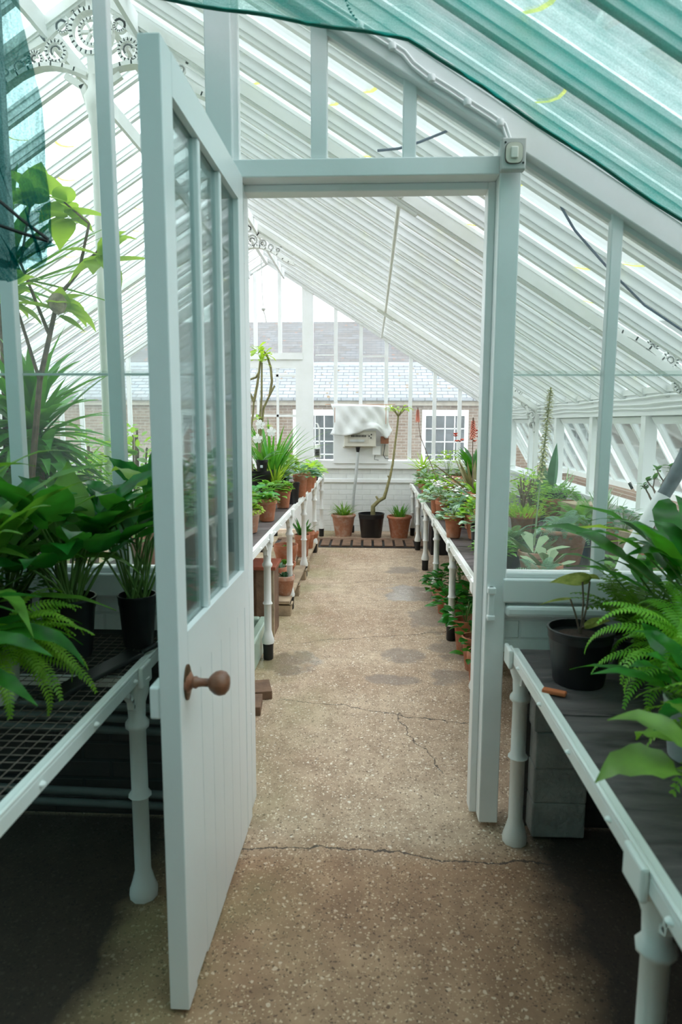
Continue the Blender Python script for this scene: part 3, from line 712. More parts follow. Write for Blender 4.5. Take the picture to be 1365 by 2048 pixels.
def f_strap(seed, n, L, W, el=(.7, 1.4), droop=(.6, 1.6), r0=.02, shape='strap', fold=.3, twist=0, wav=0, az=None):
    g = RN(seed); m = MB()
    for i in range(n):
        a = g.uniform(0, 2*PI) if az is None else g.uniform(*az); rr = g.uniform(0, r0)
        m.leaf((rr*math.cos(a), rr*math.sin(a), 0), a, g.uniform(*el), L*g.uniform(.6, 1), W*g.uniform(.8, 1.1), g.uniform(*droop), fold, shape, 8, g.uniform(-twist, twist), 0, wav)
    return m
def f_broad(seed, n, P, L, W, el=(.8, 1.4), droop=(.9, 1.8), r0=.03, shape='ovate', wav=.04, az=None, leaf_el=None):
    g = RN(seed); m = MB(); st = MB()
    for i in range(n):
        a = (2*PI*i/n*2.4+g.uniform(-.4, .4)) if az is None else g.uniform(*az); e = g.uniform(*el); pl_ = P*g.uniform(.55, 1.05)
        p0 = Vector((g.uniform(-r0, r0), g.uniform(-r0, r0), 0)); d = Vector((math.cos(a)*math.cos(e), math.sin(a)*math.cos(e), math.sin(e)))
        p1 = p0+d*pl_*.6; d2 = Vector((math.cos(a)*math.cos(e-.25), math.sin(a)*math.cos(e-.25), math.sin(e-.25))); p2 = p1+d2*pl_*.4
        st.tube([p0, p1, p2], [.0045, .0035, .003], 5, False)
        le = (e-.35) if leaf_el is None else g.uniform(*leaf_el)
        m.leaf(p2, a+g.uniform(-.3, .3), le, L*g.uniform(.7, 1.1), W*g.uniform(.75, 1.1), g.uniform(*droop), .18, shape, 9, g.uniform(-.5, .5), 0, wav)
    return m, st
def f_bush(seed, n, R, Hh, ls, shape='ovate', W=None, z0=.0, lean=0.5, flat=.8):
    g = RN(seed); m = MB(); W = W or ls*.7
    for i in range(n):
        a = g.uniform(0, 2*PI); u = g.random()**.5; th = u*PI/2*.98; rr = R*math.sin(th)*g.uniform(.75, 1); z = z0+Hh*math.cos(th)**flat*g.uniform(.55, 1)
        m.leaf((rr*math.cos(a), rr*math.sin(a), z), a+g.uniform(-.9, .9), (PI/2-th)*lean*g.uniform(.2, 1.3), ls*g.uniform(.65, 1.1), W*g.uniform(.8, 1.1), g.uniform(.4, 1.3), .15, shape, 4, g.uniform(-.6, .6))
    return m
def f_stems(seed, n, R, Hh, r=.002):
    g = RN(seed); m = MB()
    for i in range(n):
        a = g.uniform(0, 2*PI); e = R*g.uniform(.1, .75)
        m.tube([(0, 0, 0), (e*.4*math.cos(a), e*.4*math.sin(a), Hh*.5), (e*math.cos(a), e*math.sin(a), Hh*g.uniform(.7, .95))], r, 5, False)
    return m
def f_fern(seed, n, L, pw=.05, el=(.5, 1.3), droop=(1.6, 2.6), az=None, step=.014):
    g = RN(seed); m = MB()
    for i in range(n):
        a = g.uniform(0, 2*PI) if az is None else g.uniform(*az); e = g.uniform(*el); Lf = L*g.uniform(.6, 1.05); dr = g.uniform(*droop)
        p = Vector((0, 0, 0)); N = int(Lf/step); pts = [p.copy()]
        sd = Vector((-math.sin(a), math.cos(a), 0)); roll = g.uniform(-.4, .4)
        for k in range(N):
            t = k/N; d = Vector((math.cos(a)*math.cos(e), math.sin(a)*math.cos(e), math.sin(e)))
            p = p+d*step; pts.append(p.copy()); e -= dr*(.3+1.35*t)/N
            if k > 3:
                w = pw*math.sin(PI*(.10+.88*t)**.75)+.004
                nn = sd.cross(d)*-1
                s3 = (sd*math.cos(roll)+nn*math.sin(roll))
                for s2 in (1, -1):
                    tip = p+s3*s2*w+d*w*.35-Vector((0, 0, w*.25)); hw = step*.40
                    mid = p+s3*s2*w*.5+d*w*.12
                    m.add([p-d*hw*.5, mid-d*hw, tip, mid+d*hw, p+d*hw*.6], [(0, 1, 2, 3, 4)])
        m.tube(pts[::3]+[pts[-1]], .0013, 4, False)
    return m
def f_ros(seed, n, L, W, el=(.1, 1.2), thick=.012, shape='spoon', droop=(-.3, .5), z=0, fold=.15):
    g = RN(seed); m = MB()
    for i in range(n):
        a = i*2.4+g.uniform(-.2, .2); e = el[0]+(el[1]-el[0])*i/n
        m.leaf((.008*math.cos(a), .008*math.sin(a), z+.01*i/n), a, e, L*(1-.4*i/n)*g.uniform(.9, 1.05), W*g.uniform(.85, 1.05), g.uniform(*droop), fold, shape, 6, 0, thick)
    return m
def f_flowers(seed, n, R, z0, z1, s=.02, pet=5, up=.3):
    g = RN(seed); m = MB()
    for i in range(n):
        a = g.uniform(0, 2*PI); rr = R*math.sqrt(g.random()); c = (rr*math.cos(a), rr*math.sin(a), g.uniform(z0, z1)); q0 = g.uniform(0, 6)
        for k in range(pet): m.leaf(c, q0+2*PI*k/pet, g.uniform(up, up+.5), s, s*.8, .5, .1, 'round', 3)
    return m
def f_spike(pts, z0f, n, fl, rad, seed=1):
    g = RN(seed); st = MB().tube(pts, [.005, .004, .003][:len(pts)] if len(pts) == 3 else .004, 6); m = MB()
    a0, a1 = Vector(pts[-2]), Vector(pts[-1])
    for i in range(n):
        t = z0f+(1-z0f)*i/n; c = a0.lerp(a1, t); a = i*2.4
        m.leaf(c, a, g.uniform(-.5, .2), fl*(1-.45*max(0, (t-.7)/.3)), fl*.38, .5, .3, 'lance', 3)
        if rad: m.leaf(c, a+1, g.uniform(.0, .6), fl*.8, fl*.3, .5, .3, 'lance', 3)
    return st, m
def branch(m, p, d, L, r, depth, g, tips, spread=.6, seg=3):
    pts = [Vector(p)]; rs = [r]; d = Vector(d).normalized()
    for i in range(seg):
        d = (d+Vector((g.uniform(-.25, .25), g.uniform(-.25, .25), g.uniform(-.05, .2)))).normalized(); pts.append(pts[-1]+d*L/seg); rs.append(r*(1-.3*(i+1)/seg))
    m.tube(pts, rs, 6)
    if depth == 0: tips.append((pts[-1], d)); return
    for k in range(g.choice((2, 2, 3))):
        v = Vector((g.uniform(-1, 1), g.uniform(-1, 1), g.uniform(-.1, .6))).normalized()
        branch(m, pts[-1], d+v*spread, L*g.uniform(.6, .85), rs[-1]*.8, depth-1, g, tips, spread, seg)
def leaves_at(tips, seed, n, L, W, shape='ovate', el=(-.2, .9), droop=(.3, 1.3)):
    g = RN(seed); m = MB()
    for p, d in tips:
        for i in range(n): m.leaf(p-d*g.uniform(0, L*.4), g.uniform(0, 2*PI), g.uniform(*el), L*g.uniform(.6, 1.1), W*g.uniform(.8, 1.1), g.uniform(*droop), .15, shape, 6)
    return m
HL, HR, HNL, HNR = .832, .702, .782, .736

# --- by the far wall, on the floor
plant('potted_spider_plant', 'ridged terracotta pot of arching grassy leaves left of the black tub at the far wall', 'potted plant', (-.364, 9.06, 0), 'bigterra', .170, .30,
      [('foliage', f_strap(11, 70, .26, .016, (.6, 1.45), (.5, 2.2), .07), L_GREEN)], pm=TERRA2)
plant('potted_spider_plant', 'terracotta pot of upright grassy leaves right of the black tub at the far wall', 'potted plant', (.400, 8.95, 0), 'bigterra', .170, .30,
      [('foliage', f_strap(12, 60, .24, .016, (.9, 1.5), (.2, 1.2), .09), L_STRAP)], pm=TERRA)
tr = MB().tube([(.02, 0, -.02), (.022, 0, .14), (.10, 0, .22), (.17, 0, .26), (.20, .0, .36), (.25, 0, .56), (.28, 0, .72), (.31, 0, 1.0), (.335, 0, 1.22), (.345, 0, 1.36)], [.034, .030, .026, .026, .021, .018, .016, .014, .013, .012], 8)
tr.tube([(.10, 0, .22), (.06, .01, .28)], [.018, .014], 6).tube([(.24, 0, .52), (.215, 0, .56)], [.014, .010], 6)
g = RN(7); tips = []
for k in range(5):
    a = k*1.26+.3; q = Vector((.345+.12*math.cos(a), .12*math.sin(a), 1.36+.10+.04*g.random())); tr.tube([(.345, 0, 1.35), q], [.009, .006], 5); tips.append((q, Vector((0, 0, 1))))
plant('potted_frangipani', 'crooked bare-stemmed little tree with a leaf tuft in black tub at far wall', 'potted tree', (.02, 8.95, 0), 'black', .180, .33,
      [('trunk', tr, BARK), ('foliage', leaves_at(tips, 4, 7, .12, .04, 'ovate', (-.2, .5)), L_LIME)])
# heater under its cloth, on the far wall
h = tag(empty('wall_heater', (-.145, YF-.13, 1.20)), 'cream heater unit half hidden under white cloth on far wall', 'heater')
MB().box(-.22, .22, -.10, .06, .02, .24).box(-.24, .24, -.02, .06, .0, .02).build('casing', CREAM, h, bevel=.008)
MB().box(-.17, .12, -.106, -.10, .07, .19).build('front_panel', simple('heater_panel', (.58, .55, .46), .4), h)
m = MB()
for i in range(10): m.box(-.12+i*.021, -.107+i*.021, -.109, -.105, .150, .180)
m.build('vent_slot', BLACKC, h)
MB().box(-.14, .06, -.114, -.104, .085, .115).build('control_strip', GREYP, h)
for x, z in ((.125, .165), (.155, .185), (.15, .14)):
    k = MB().lathe([(0, 0), (.010, 0), (.010, .01), (0, .012)], seg=10).build('control_knob', BLACKP, h, True); k.location = (x, -.10, z); k.rotation_euler = (PI/2, 0, 0)
MB().tube([(-.03, -.03, .01), (-.03, -.03, -.03), (-.032, -.03, -.07)], [.034, .026, .018], 10).build('spout_collar', BLACKP, h, True)
MB().box(-.52-(-.145), .25-(-.145), .05, .10, -.22, .56).build('backing_panel', WHITE, h)
cl = MB(); g = RN(2); NX, NZ = 26, 16; W0, W1 = -.56, .30
vs = []
for j in range(NZ+1):
    for i in range(NX+1):
        u = i/NX; v = j/NZ; x = W0+(W1-W0)*u
        zb = 1.385 if u < .45 else 1.385+.09*math.sin((u-.45)/.35*PI/2) if u < .75 else 1.475-.14*((u-.75)/.16) if u < .91 else 1.335+.12*(u-.91)/.09
        zb -= .02*math.sin(u*9)
        zt = 1.790+.012*math.cos(u*3)
        pin = .055*((v*(1-v))*4) if True else 0
        x2 = x+(pin if u < .06 else (-pin if u > .94 else 0))*1.2
        y = YF-.27+.09*abs(2*u-1)**4+.02*math.sin(u*17+v*5)*v+.012*math.sin(u*31-v*11)+(.14 if j == 0 else 0)
        if v > .75 and .5 < u < .95: y -= .03*math.sin((u-.5)/.45*PI)
        vs.append((x2, y, zt+(zb-zt)*v))
cl.add(vs, [(j*(NX+1)+i, j*(NX+1)+i+1, (j+1)*(NX+1)+i+1, (j+1)*(NX+1)+i) for j in range(NZ) for i in range(NX)])
co = cl.build('dust_cover', CLOTH, None, True); tag(co, 'creased white cloth draped over the heater on far wall', 'cloth')
sm = co.modifiers.new('thick', 'SOLIDIFY'); sm.thickness = .006
cp = tag(empty('copper_pipe', (0, YF-.02, 0)), 'thin bare copper pipe around the cloth-covered heater on far wall', 'pipe')
MB().tube([(-.64, 0, 1.798), (.34, 0, 1.800)], .0045, 6).build('horizontal_run', COPPER, cp, True); MB().tube([(.205, -.30, 1.79), (.205, -.30, 1.53)], .0045, 6).tube([(-.49, -.30, 1.75), (-.49, -.30, 1.55)], .0045, 6).build('vertical_run', COPPER, cp, True)
dp = tag(empty('drain_pipe', (0, YF-.17, 0)), 'white plastic pipe dropping from heater to floor at far wall', 'pipe')
MB().tube([(-.175, 0, 1.14), (-.185, 0, 1.0), (-.20, .02, .8), (-.235, .06, .5), (-.255, .08, .04)], .021, 10).build('pipe', GREYP, dp, True)
MB().box(-.29, -.22, .02, .10, 0, .10).build('bottom_fitting', BLACKC, dp, bevel=.01)
jb = tag(empty('junction_box', (.085, YF-.10, 1.10)), 'small white junction box below the heater on far wall', 'junction box')
MB().box(-.055, .055, -.05, .06, 0, .13).build('box', WHITE, jb, bevel=.006); MB().tube([(-.02, -.02, 0), (-.03, -.05, -.06), (.03, -.06, -.07)], .004, 6).build('cable', TWINE, jb, True)
jb2 = tag(MB().box(.16, .255, YF-.10, YF-.04, 1.09, 1.24).build('timer_box', CREAM, bevel=.006), 'cream timer box right of the white junction box on far wall', 'timer box')
tag(MB().tube([(.20, YF-.22, 1.34), (.20, YF-.2, 1.24), (.18, YF-.12, 1.10), (.21, YF-.12, 1.05), (.26, YF-.08, 1.045)], .005, 6).build('power_cable', TWINE, None, True), 'black power cable dropping beside the cream timer box', 'cable')
tag(MB().box(.14, .25, YF-.22, YF-.10, 1.26, 1.36).build('plug_housing', simple('rusty_housing', (.25, .10, .05), .7)), 'rusty brown plug housing under right corner of the cloth', 'plug')
# tap and hose bits by the left of the heater
tp = tag(empty('white_wall_tap', (-.72, YF-.05, 1.03)), 'white painted valve and pipe on sill left of the heater', 'valve')
MB().tube([(0, 0, 0), (0, 0, .28), (.0, 0, .42), (-.03, 0, .50), (-.06, 0, .50)], .011, 8).build('riser', IRON, tp, True)
MB().lathe([(.05, 0), (.055, .02), (.045, .05), (.045, .14), (.03, .19), (0, .2)], (-.03, -.02, .02), 12).build('valve_body', IRON, tp, True)
m = MB()
for i in range(5): m.lathe([(.030, 0), (.048, .006), (.030, .012)], (-.03, -.07, .05+i*.022), 10)
m.build('coil', BLACKC, tp, True)
# slatted wooden drain boards
for (x0, x1, lab) in ((-.62, .64, 'slatted brown boards across the aisle floor at the far wall'),):
    gr = tag(empty('duckboard', (0, 8.42, 0)), lab, 'floor grating')
    m = MB(); x = x0
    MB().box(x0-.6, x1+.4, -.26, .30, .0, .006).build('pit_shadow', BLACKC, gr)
    while x < x1: m.box(x, x+.105, -.20, .22, .006, .022); x += .135
    x = -.62-.135
    while x > -1.2: m.box(x, x+.105, -.20, .22, .006, .022); x -= .135
    m.build('slat', WOODB, gr, bevel=.004)
    MB().box(x0-.6, x1+.1, .22, .34, .0, .022).build('end_board', WOODB, gr)

# --- left bench, front row (leading edge)
def clump(seed, R, Hh, ls, n=90, m=L_GREEN, shape='ovate', st=True, name='foliage'):
    r_ = [(name, f_bush(seed, n, R, Hh, ls, shape), m)]
    if st: r_.append(('stems', f_stems(seed, 10, R, Hh), STEMG))
    return r_
G1 = 'potted plants on the bench left of the aisle'
plant('potted_herb', 'weathered terracotta pot of tiny lime leaves, nearest on the left bench', 'potted plant', (-.79, 4.28, HL), 'terra', .075, .15, clump(21, .09, .07, .03, 160, L_LIME, 'round'), G1, TERRA2)
plant('potted_herb', 'big terracotta pot of small round green leaves with drooping larger leaves, near left bench edge', 'potted plant', (-.755, 4.80, HL), 'terra', .077, .165, clump(22, .085, .06, .03, 200, L_GREEN, 'round')+[('drooping_leaves', f_broad(5, 7, .07, .13, .06, (.5, 1.0), (1.2, 2.0), .05, az=(1.6, 4.2))[0], L_MID)], G1)
plant('potted_primrose', 'black pot of broad crinkled leaves standing behind the big terracotta pot on left bench', 'potted plant', (-.90, 4.95, HL), 'black', .07, .15, clump(23, .17, .11, .11, 46, L_MID, 'ovate'), G1)
plant('potted_herb', 'terracotta pot of fresh small-leaved green mound beside a black pot on left bench', 'potted plant', (-.735, 5.56, HL), 'terra', .073, .18, clump(24, .085, .07, .035, 200, L_GREEN, 'round'), G1)
plant('potted_geranium', 'small black pot with broad bright leaves behind the second terracotta pot, left bench', 'potted plant', (-.84, 5.42, HL), 'black', .055, .12, clump(25, .13, .13, .085, 44, L_GREEN, 'ovate'), G1)
plant('potted_seedling', 'tall black pot with red seedlings and gravel on edge of left bench', 'potted plant', (-.69, 5.86, HL), 'black', .065, .19, [('foliage', f_strap(26, 30, .05, .008, (.8, 1.5), (.1, .6), .05), L_RED)], G1, soil=GRAVEL)
plant('potted_primrose', 'tall terracotta pot whose big blue-green leaves hang over the rim, left bench', 'potted plant', (-.675, 6.38, HL), 'terra', .073, .22, clump(27, .16, .11, .12, 60, L_BLUE, 'ovate'), G1)
plant('potted_primrose', 'terracotta pot with light green leaf mound, fifth from the door on left bench edge', 'potted plant', (-.66, 6.85, HL), 'terra', .070, .20, clump(28, .13, .10, .09, 60, L_LIME, 'ovate'), G1)
plant('potted_primrose', 'terracotta pot with yellowing leaf tips near far end of left bench', 'potted plant', (-.66, 7.25, HL), 'terra', .068, .20, clump(29, .13, .12, .09, 60, L_YG, 'ovate'), G1)
plant('potted_primrose', 'small terracotta pot of yellow-green leaves, last leafy one on left bench edge', 'potted plant', (-.68, 7.80, HL), 'terra', .062, .18, clump(30, .11, .12, .08, 50, L_LIME, 'ovate'), G1)
plant('potted_spiky_plant', 'narrow black pot with dark spiky bushy plant at far end of left bench', 'potted plant', (-.69, 8.20, HL), 'black', .055, .18, [('foliage', f_strap(31, 130, .11, .008, (.2, 1.5), (.0, .5), .03), L_DARK)], G1)
plant('potted_spiky_plant', 'small terracotta pot with grassy tuft behind black pot at far left bench end', 'potted plant', (-.74, 8.55, HL), 'terra', .05, .16, [('foliage', f_strap(33, 60, .10, .008, (.4, 1.5), (.1, .6), .03), L_DARK)], G1)
tag(MB().lathe([(.09, 0), (.10, .004), (.11, .045), (.118, .048), (.112, .05), (.10, .008), (0, .008)], (-.78, 8.88, HL), 24, 1, .8).build('plant_saucer', BLACKP, None, True), 'empty black plastic tray at far end of the left bench', 'tray')
# second row left bench
bt = tag(empty('plastic_tub', (-1.02, 5.95, HL)), 'wide black round tub on left bench holding the tall branching plant', 'tub')
plant_parts = MB(); g = RN(14)
pt_ = lambda l: [Vector(p) for p in l]
P0 = [[(-.04, 0, 0), (-.05, 0, .12), (-.07, 0, .30), (-.03, 0, .54), (-.02, 0, .66)], [(-.02, 0, .66), (-.08, 0, .78), (-.13, 0, .88), (-.125, 0, .95)], [(-.02, 0, .66), (.01, 0, .80), (.03, 0, .92), (.04, 0, 1.02)],
      [(-.125, 0, .89), (-.06, 0, .85), (.0, 0, .87), (.03, 0, .92)], [(.0, .03, 0), (.03, .03, .35), (.06, .03, .60), (.12, .02, .72), (.165, .02, .80)], [(.12, .02, .72), (.14, .02, .84), (.13, .02, .96), (.10, .02, 1.06), (.07, .02, 1.10)],
      [(-.10, -.02, 0), (-.11, -.02, .35), (-.12, -.02, .60), (-.13, -.02, .78)], [(.02, .0, 0), (.02, .02, .4), (.05, 0, .70), (.055, 0, 1.0)]]
for l in P0: plant_parts.tube(pt_(l), [.013-.006*i/len(l) for i in range(len(l))], 7)
tp_ = [(Vector((.05, 0, 1.04)), Vector((0, 0, 1))), (Vector((.07, .02, 1.10)), Vector((0, 0, 1))), (Vector((.02, 0, 1.12)), Vector((0, 0, 1)))]
bt_ = bt
MB().lathe(pot_prof('black', .15, .29), seg=30).build('pot', BLACKP, bt, True)
MB().lathe([(.13, .245), (0, .25)], seg=20).build('soil', SOIL, bt, True)
o = plant_parts.build('branching_stems', BARK, bt, True); o.location = (0, 0, .24)
o = leaves_at(tp_, 6, 11, .13, .055, 'spoon', (-.3, .9)).build('leaf_tuft', L_LIME, bt, True); o.location = (0, 0, .24)
o = leaves_at([(Vector((.01, 0, .52)), Vector((0, 0, 1))), (Vector((.09, 0, .46)), Vector((0, 0, 1)))], 9, 5, .08, .03, 'ovate').build('side_shoots', L_LIME, bt, True); o.location = (0, 0, .24)
g3 = f_flowers(5, 1, .001, 0, 0, .05, 5, .1)
fls = []
for c in ((-.01, 0, .32), (.09, -.02, .26), (-.03, -.03, .20)):
    fl = MB(); fls.append(fl)
    for k in range(5):
        q = k*2*PI/5+.3
        vs = [Vector((c[0], c[1]-.012, c[2]))]+[Vector((c[0]+.040*math.cos(q+dq)*rr, c[1]-.012-.006*rr+.012*(1-abs(dq)), c[2]+.040*math.sin(q+dq)*rr)) for dq, rr in ((-.62, .7), (-.4, 1), (0, 1.12), (.4, 1), (.62, .7))]
        fl.add(vs, [(0, 1, 2), (0, 2, 3), (0, 3, 4), (0, 4, 5)])
plant('potted_orchid', 'small black pot of white moth orchid with a square label, set in the black tub', 'potted plant', (-.95, 5.80, HL+.29), 'black', .055, .10,
      [('leaves', f_broad(35, 6, .02, .20, .06, (.4, 1.3), (.4, 1.2), .01)[0], L_MID), ('flower_stem', MB().tube([(0, 0, 0), (.0, 0, .2), (.0, -.01, .33)], .003, 5).tube([(0, 0, .16), (.05, -.01, .24), (.09, -.01, .27)], .003, 5).tube([(0, 0, .1), (-.02, -.02, .2)], .003, 5), STEMG), ('flower', fls[0], F_WHITE), ('flower', fls[1], F_WHITE), ('flower', fls[2], F_WHITE)])
tag(MB().box(-.956, -.934, 5.740, 5.744, HL+.325, HL+.347).build('plant_label', simple('white_plant_label', (.6, .68, .68), .5)), 'tiny pale square label on the small black orchid pot', 'label')
plant('potted_clivia', 'tall clump of long strap leaves arching toward the aisle behind left bench pots', 'potted plant', (-.93, 6.15, HL), 'black', .09, .14,
      [('foliage', f_strap(36, 60, .72, .030, (1.05, 1.52), (.2, 1.1), .06, fold=.35), L_STRAP), ('arching_leaves', f_strap(37, 9, .80, .028, (.75, 1.05), (1.0, 1.5), .04, az=(-.9, .6)), L_GREEN)], G1)
plant('potted_clivia', 'variegated strap-leaved clump behind the tall black gravel pot', 'potted plant', (-.86, 5.95, HL), 'black', .06, .12,
      [('foliage', f_strap(38, 40, .34, .02, (.9, 1.5), (.3, 1.6), .04), L_LIME)], G1)
plant('potted_geranium', 'grey pot with mid-green bushy plant behind far terracotta row, left bench', 'potted plant', (-.93, 7.0, HL), 'black', .08, .20, clump(39, .20, .24, .10, 110, L_GREEN, 'ovate'), G1)
plant('potted_geranium', 'lime leafed bushy plant in middle of the left bench far half', 'potted plant', (-1.0, 7.6, HL), 'black', .08, .18, clump(40, .18, .22, .09, 100, L_LIME, 'ovate'), G1)
plant('potted_spider_plant', 'green grassy clump on left bench behind the nearest pots', 'potted plant', (-1.10, 5.1, HL), 'terra', .09, .16, [('foliage', f_strap(41, 60, .35, .018, (.7, 1.5), (.5, 1.8), .04), L_STRAP)], G1)
for i, (x, y, mm, hh, lab) in enumerate(((-1.1, 3.2, L_GREEN, .45, 'bushy green plant on left bench, seen through the door glass nearest the partition'), (-1.15, 3.8, L_MID, .30, 'dark green bushy plant on left bench seen through the open door panes'), (-.95, 4.35, L_GREEN, .18, 'low green mound on left bench behind the nearest weathered pot'),
        (-1.2, 4.5, L_LIME, .35, 'lime green shrubby plant at the back of left bench'), (-1.15, 6.9, L_MID, .4, 'deep green shrubby plant at back of left bench past the tub'), (-1.18, 8.3, L_GREEN, .3, 'green bush at far back corner of left bench'))):
    plant('potted_shrub', lab, 'potted plant', (x, y, HL), 'terra', .085, .16, clump(50+i, .20, hh, .08, 130, mm), G1)
plant('potted_pelargonium', 'plant with small coral flowers seen through the right pane of the open door', 'potted plant', (-.95, 3.5, HL), 'terra', .07, .15, clump(60, .14, .2, .06, 90, L_GREEN)+[('coral_flowers', f_flowers(2, 14, .10, .22, .42, .02), F_RED)], G1)

# --- under the left bench
pl_ = tag(empty('wooden_pallet', (-.85, 5.85, 0)), 'pale wooden pallet with pots under the left bench', 'pallet')
for y in (-.62, 0, .62): MB().box(-.16, .22, y-.05, y+.05, 0, .10).build('block', WOODP, pl_, bevel=.004)
m = MB()
for x in (-.16, -.03, .10): m.box(x, x+.11, -.68, .68, .10, .125)
for y in (-.62, 0, .62): m.box(-.16, .23, y-.05, y+.05, .085, .10)
m.build('deck_boards', WOODP, pl_, bevel=.003)
pl2 = tag(empty('wooden_pallet', (-.85, 7.4, 0)), 'second pallet under the left bench nearer the far wall', 'pallet')
for y in (-.55, .55): MB().box(-.16, .22, y-.05, y+.05, 0, .10).build('block', WOODP, pl2)
m = MB()
for x in (-.16, -.03, .10): m.box(x, x+.11, -.62, .62, .10, .125)
m.build('deck_boards', WOODP, pl2)
G2 = 'potted succulents under the left bench'
plant('potted_cactus', 'lime-stained terracotta pot of round cactus on near end of the pallet', 'potted plant', (-.70, 5.38, .126), 'terra', .082, .165, [('cactus', f_ros(70, 22, .07, .035, (.1, 1.4), .012), L_BLUE)], G2, TERRA2)
plant('potted_cactus', 'terracotta pot of grey-green cactus pads behind the lime-stained pot on pallet', 'potted plant', (-.78, 5.56, .126), 'terra', .08, .20, [('cactus', f_ros(71, 26, .08, .05, (.2, 1.5), .02, 'round'), L_SILV)], G2)
plant('potted_cactus', 'small terracotta pot left of the lime-stained one, partly behind a leg', 'potted plant', (-.88, 5.33, .126), 'terra', .06, .14, [('cactus', f_ros(77, 14, .05, .03, (.1, 1.4), .012), L_BLUE)], G2)
plant('potted_succulent', 'brown terracotta pan with leafy rosettes mid pallet under left bench', 'potted plant', (-.80, 6.10, .126), 'bowl', .11, .12, [('rosettes', f_ros(72, 24, .07, .03, (.1, 1.4), .008), L_GREEN)], G2)
plant('potted_succulent', 'wide empty-looking terracotta pan stacked high under left bench', 'potted plant', (-.82, 6.38, .126), 'bowl', .12, .24, [('rosettes', f_ros(73, 18, .06, .03, (.1, 1.3), .008), L_GREEN)], G2)
plant('potted_succulent', 'dark-leaved upright plant in terracotta pot beneath far part of left bench', 'potted plant', (-.72, 6.98, .126), 'terra', .085, .24, [('foliage', f_strap(74, 26, .24, .03, (.9, 1.5), (.2, .9), .04), L_DARK)], G2)
plant('potted_succulent', 'terracotta pot with small green rosette by a far leg under left bench', 'potted plant', (-.70, 7.45, .126), 'terra', .075, .20, [('rosettes', f_ros(75, 20, .07, .03, (.2, 1.5), .01), L_GREEN)], G2)
plant('potted_succulent', 'last little terracotta pot under the left bench by the duckboard', 'potted plant', (-.68, 7.85, .126), 'terra', .07, .13, [('rosettes', f_ros(76, 20, .05, .03, (.2, 1.5), .01), L_MID)], G2)
cr = tag(empty('plank_crate', (-.84, 4.78, 0)), 'upright weathered plank crate with red painted top under left bench', 'crate')
for x, c_ in ((-.13, WOODB), (-.05, WOODB), (.055, WOODB), (.13, WOODP)): MB().box(x-.028, x+.024, -.14, -.115, 0, .50).build('plank', c_, cr, bevel=.003)
MB().box(-.15, .15, .12, .14, 0, .50).build('back_board', WOODB, cr); MB().box(.13, .15, -.10, .12, 0, .50).build('side_board', WOODB, cr)
MB().box(-.17, .17, -.16, .16, .50, .525).build('top_board', REDB, cr, bevel=.004)
sk = tag(empty('stone_sink', (-.98, 4.12, 0)), 'pale green glazed trough sink on the floor under left bench', 'sink')
MB().box(.21, .27, -.28, .42, .0, .19).box(-.27, -.21, -.28, .42, 0, .19).box(-.21, .21, -.28, -.22, 0, .19).box(-.21, .21, .36, .42, 0, .19).build('rim_walls', SINK, sk, bevel=.012)
MB().box(-.21, .21, -.22, .36, 0, .04).build('basin_floor', BLACKC, sk)
for i, (y, z, a) in enumerate(((3.62, 0, .25), (3.42, 0, .1))):
    w_ = tag(MB().box(-.30, .10, -.09, .09, 0, .05).build('floor_board', WOODB, None, bevel=.004), ('brown board lying on floor just before the green sink', 'second brown board nearer the door below the left bench')[i], 'board'); w_.location = (-.66-.02*i, y, z); w_.rotation_euler = (0, 0, a)

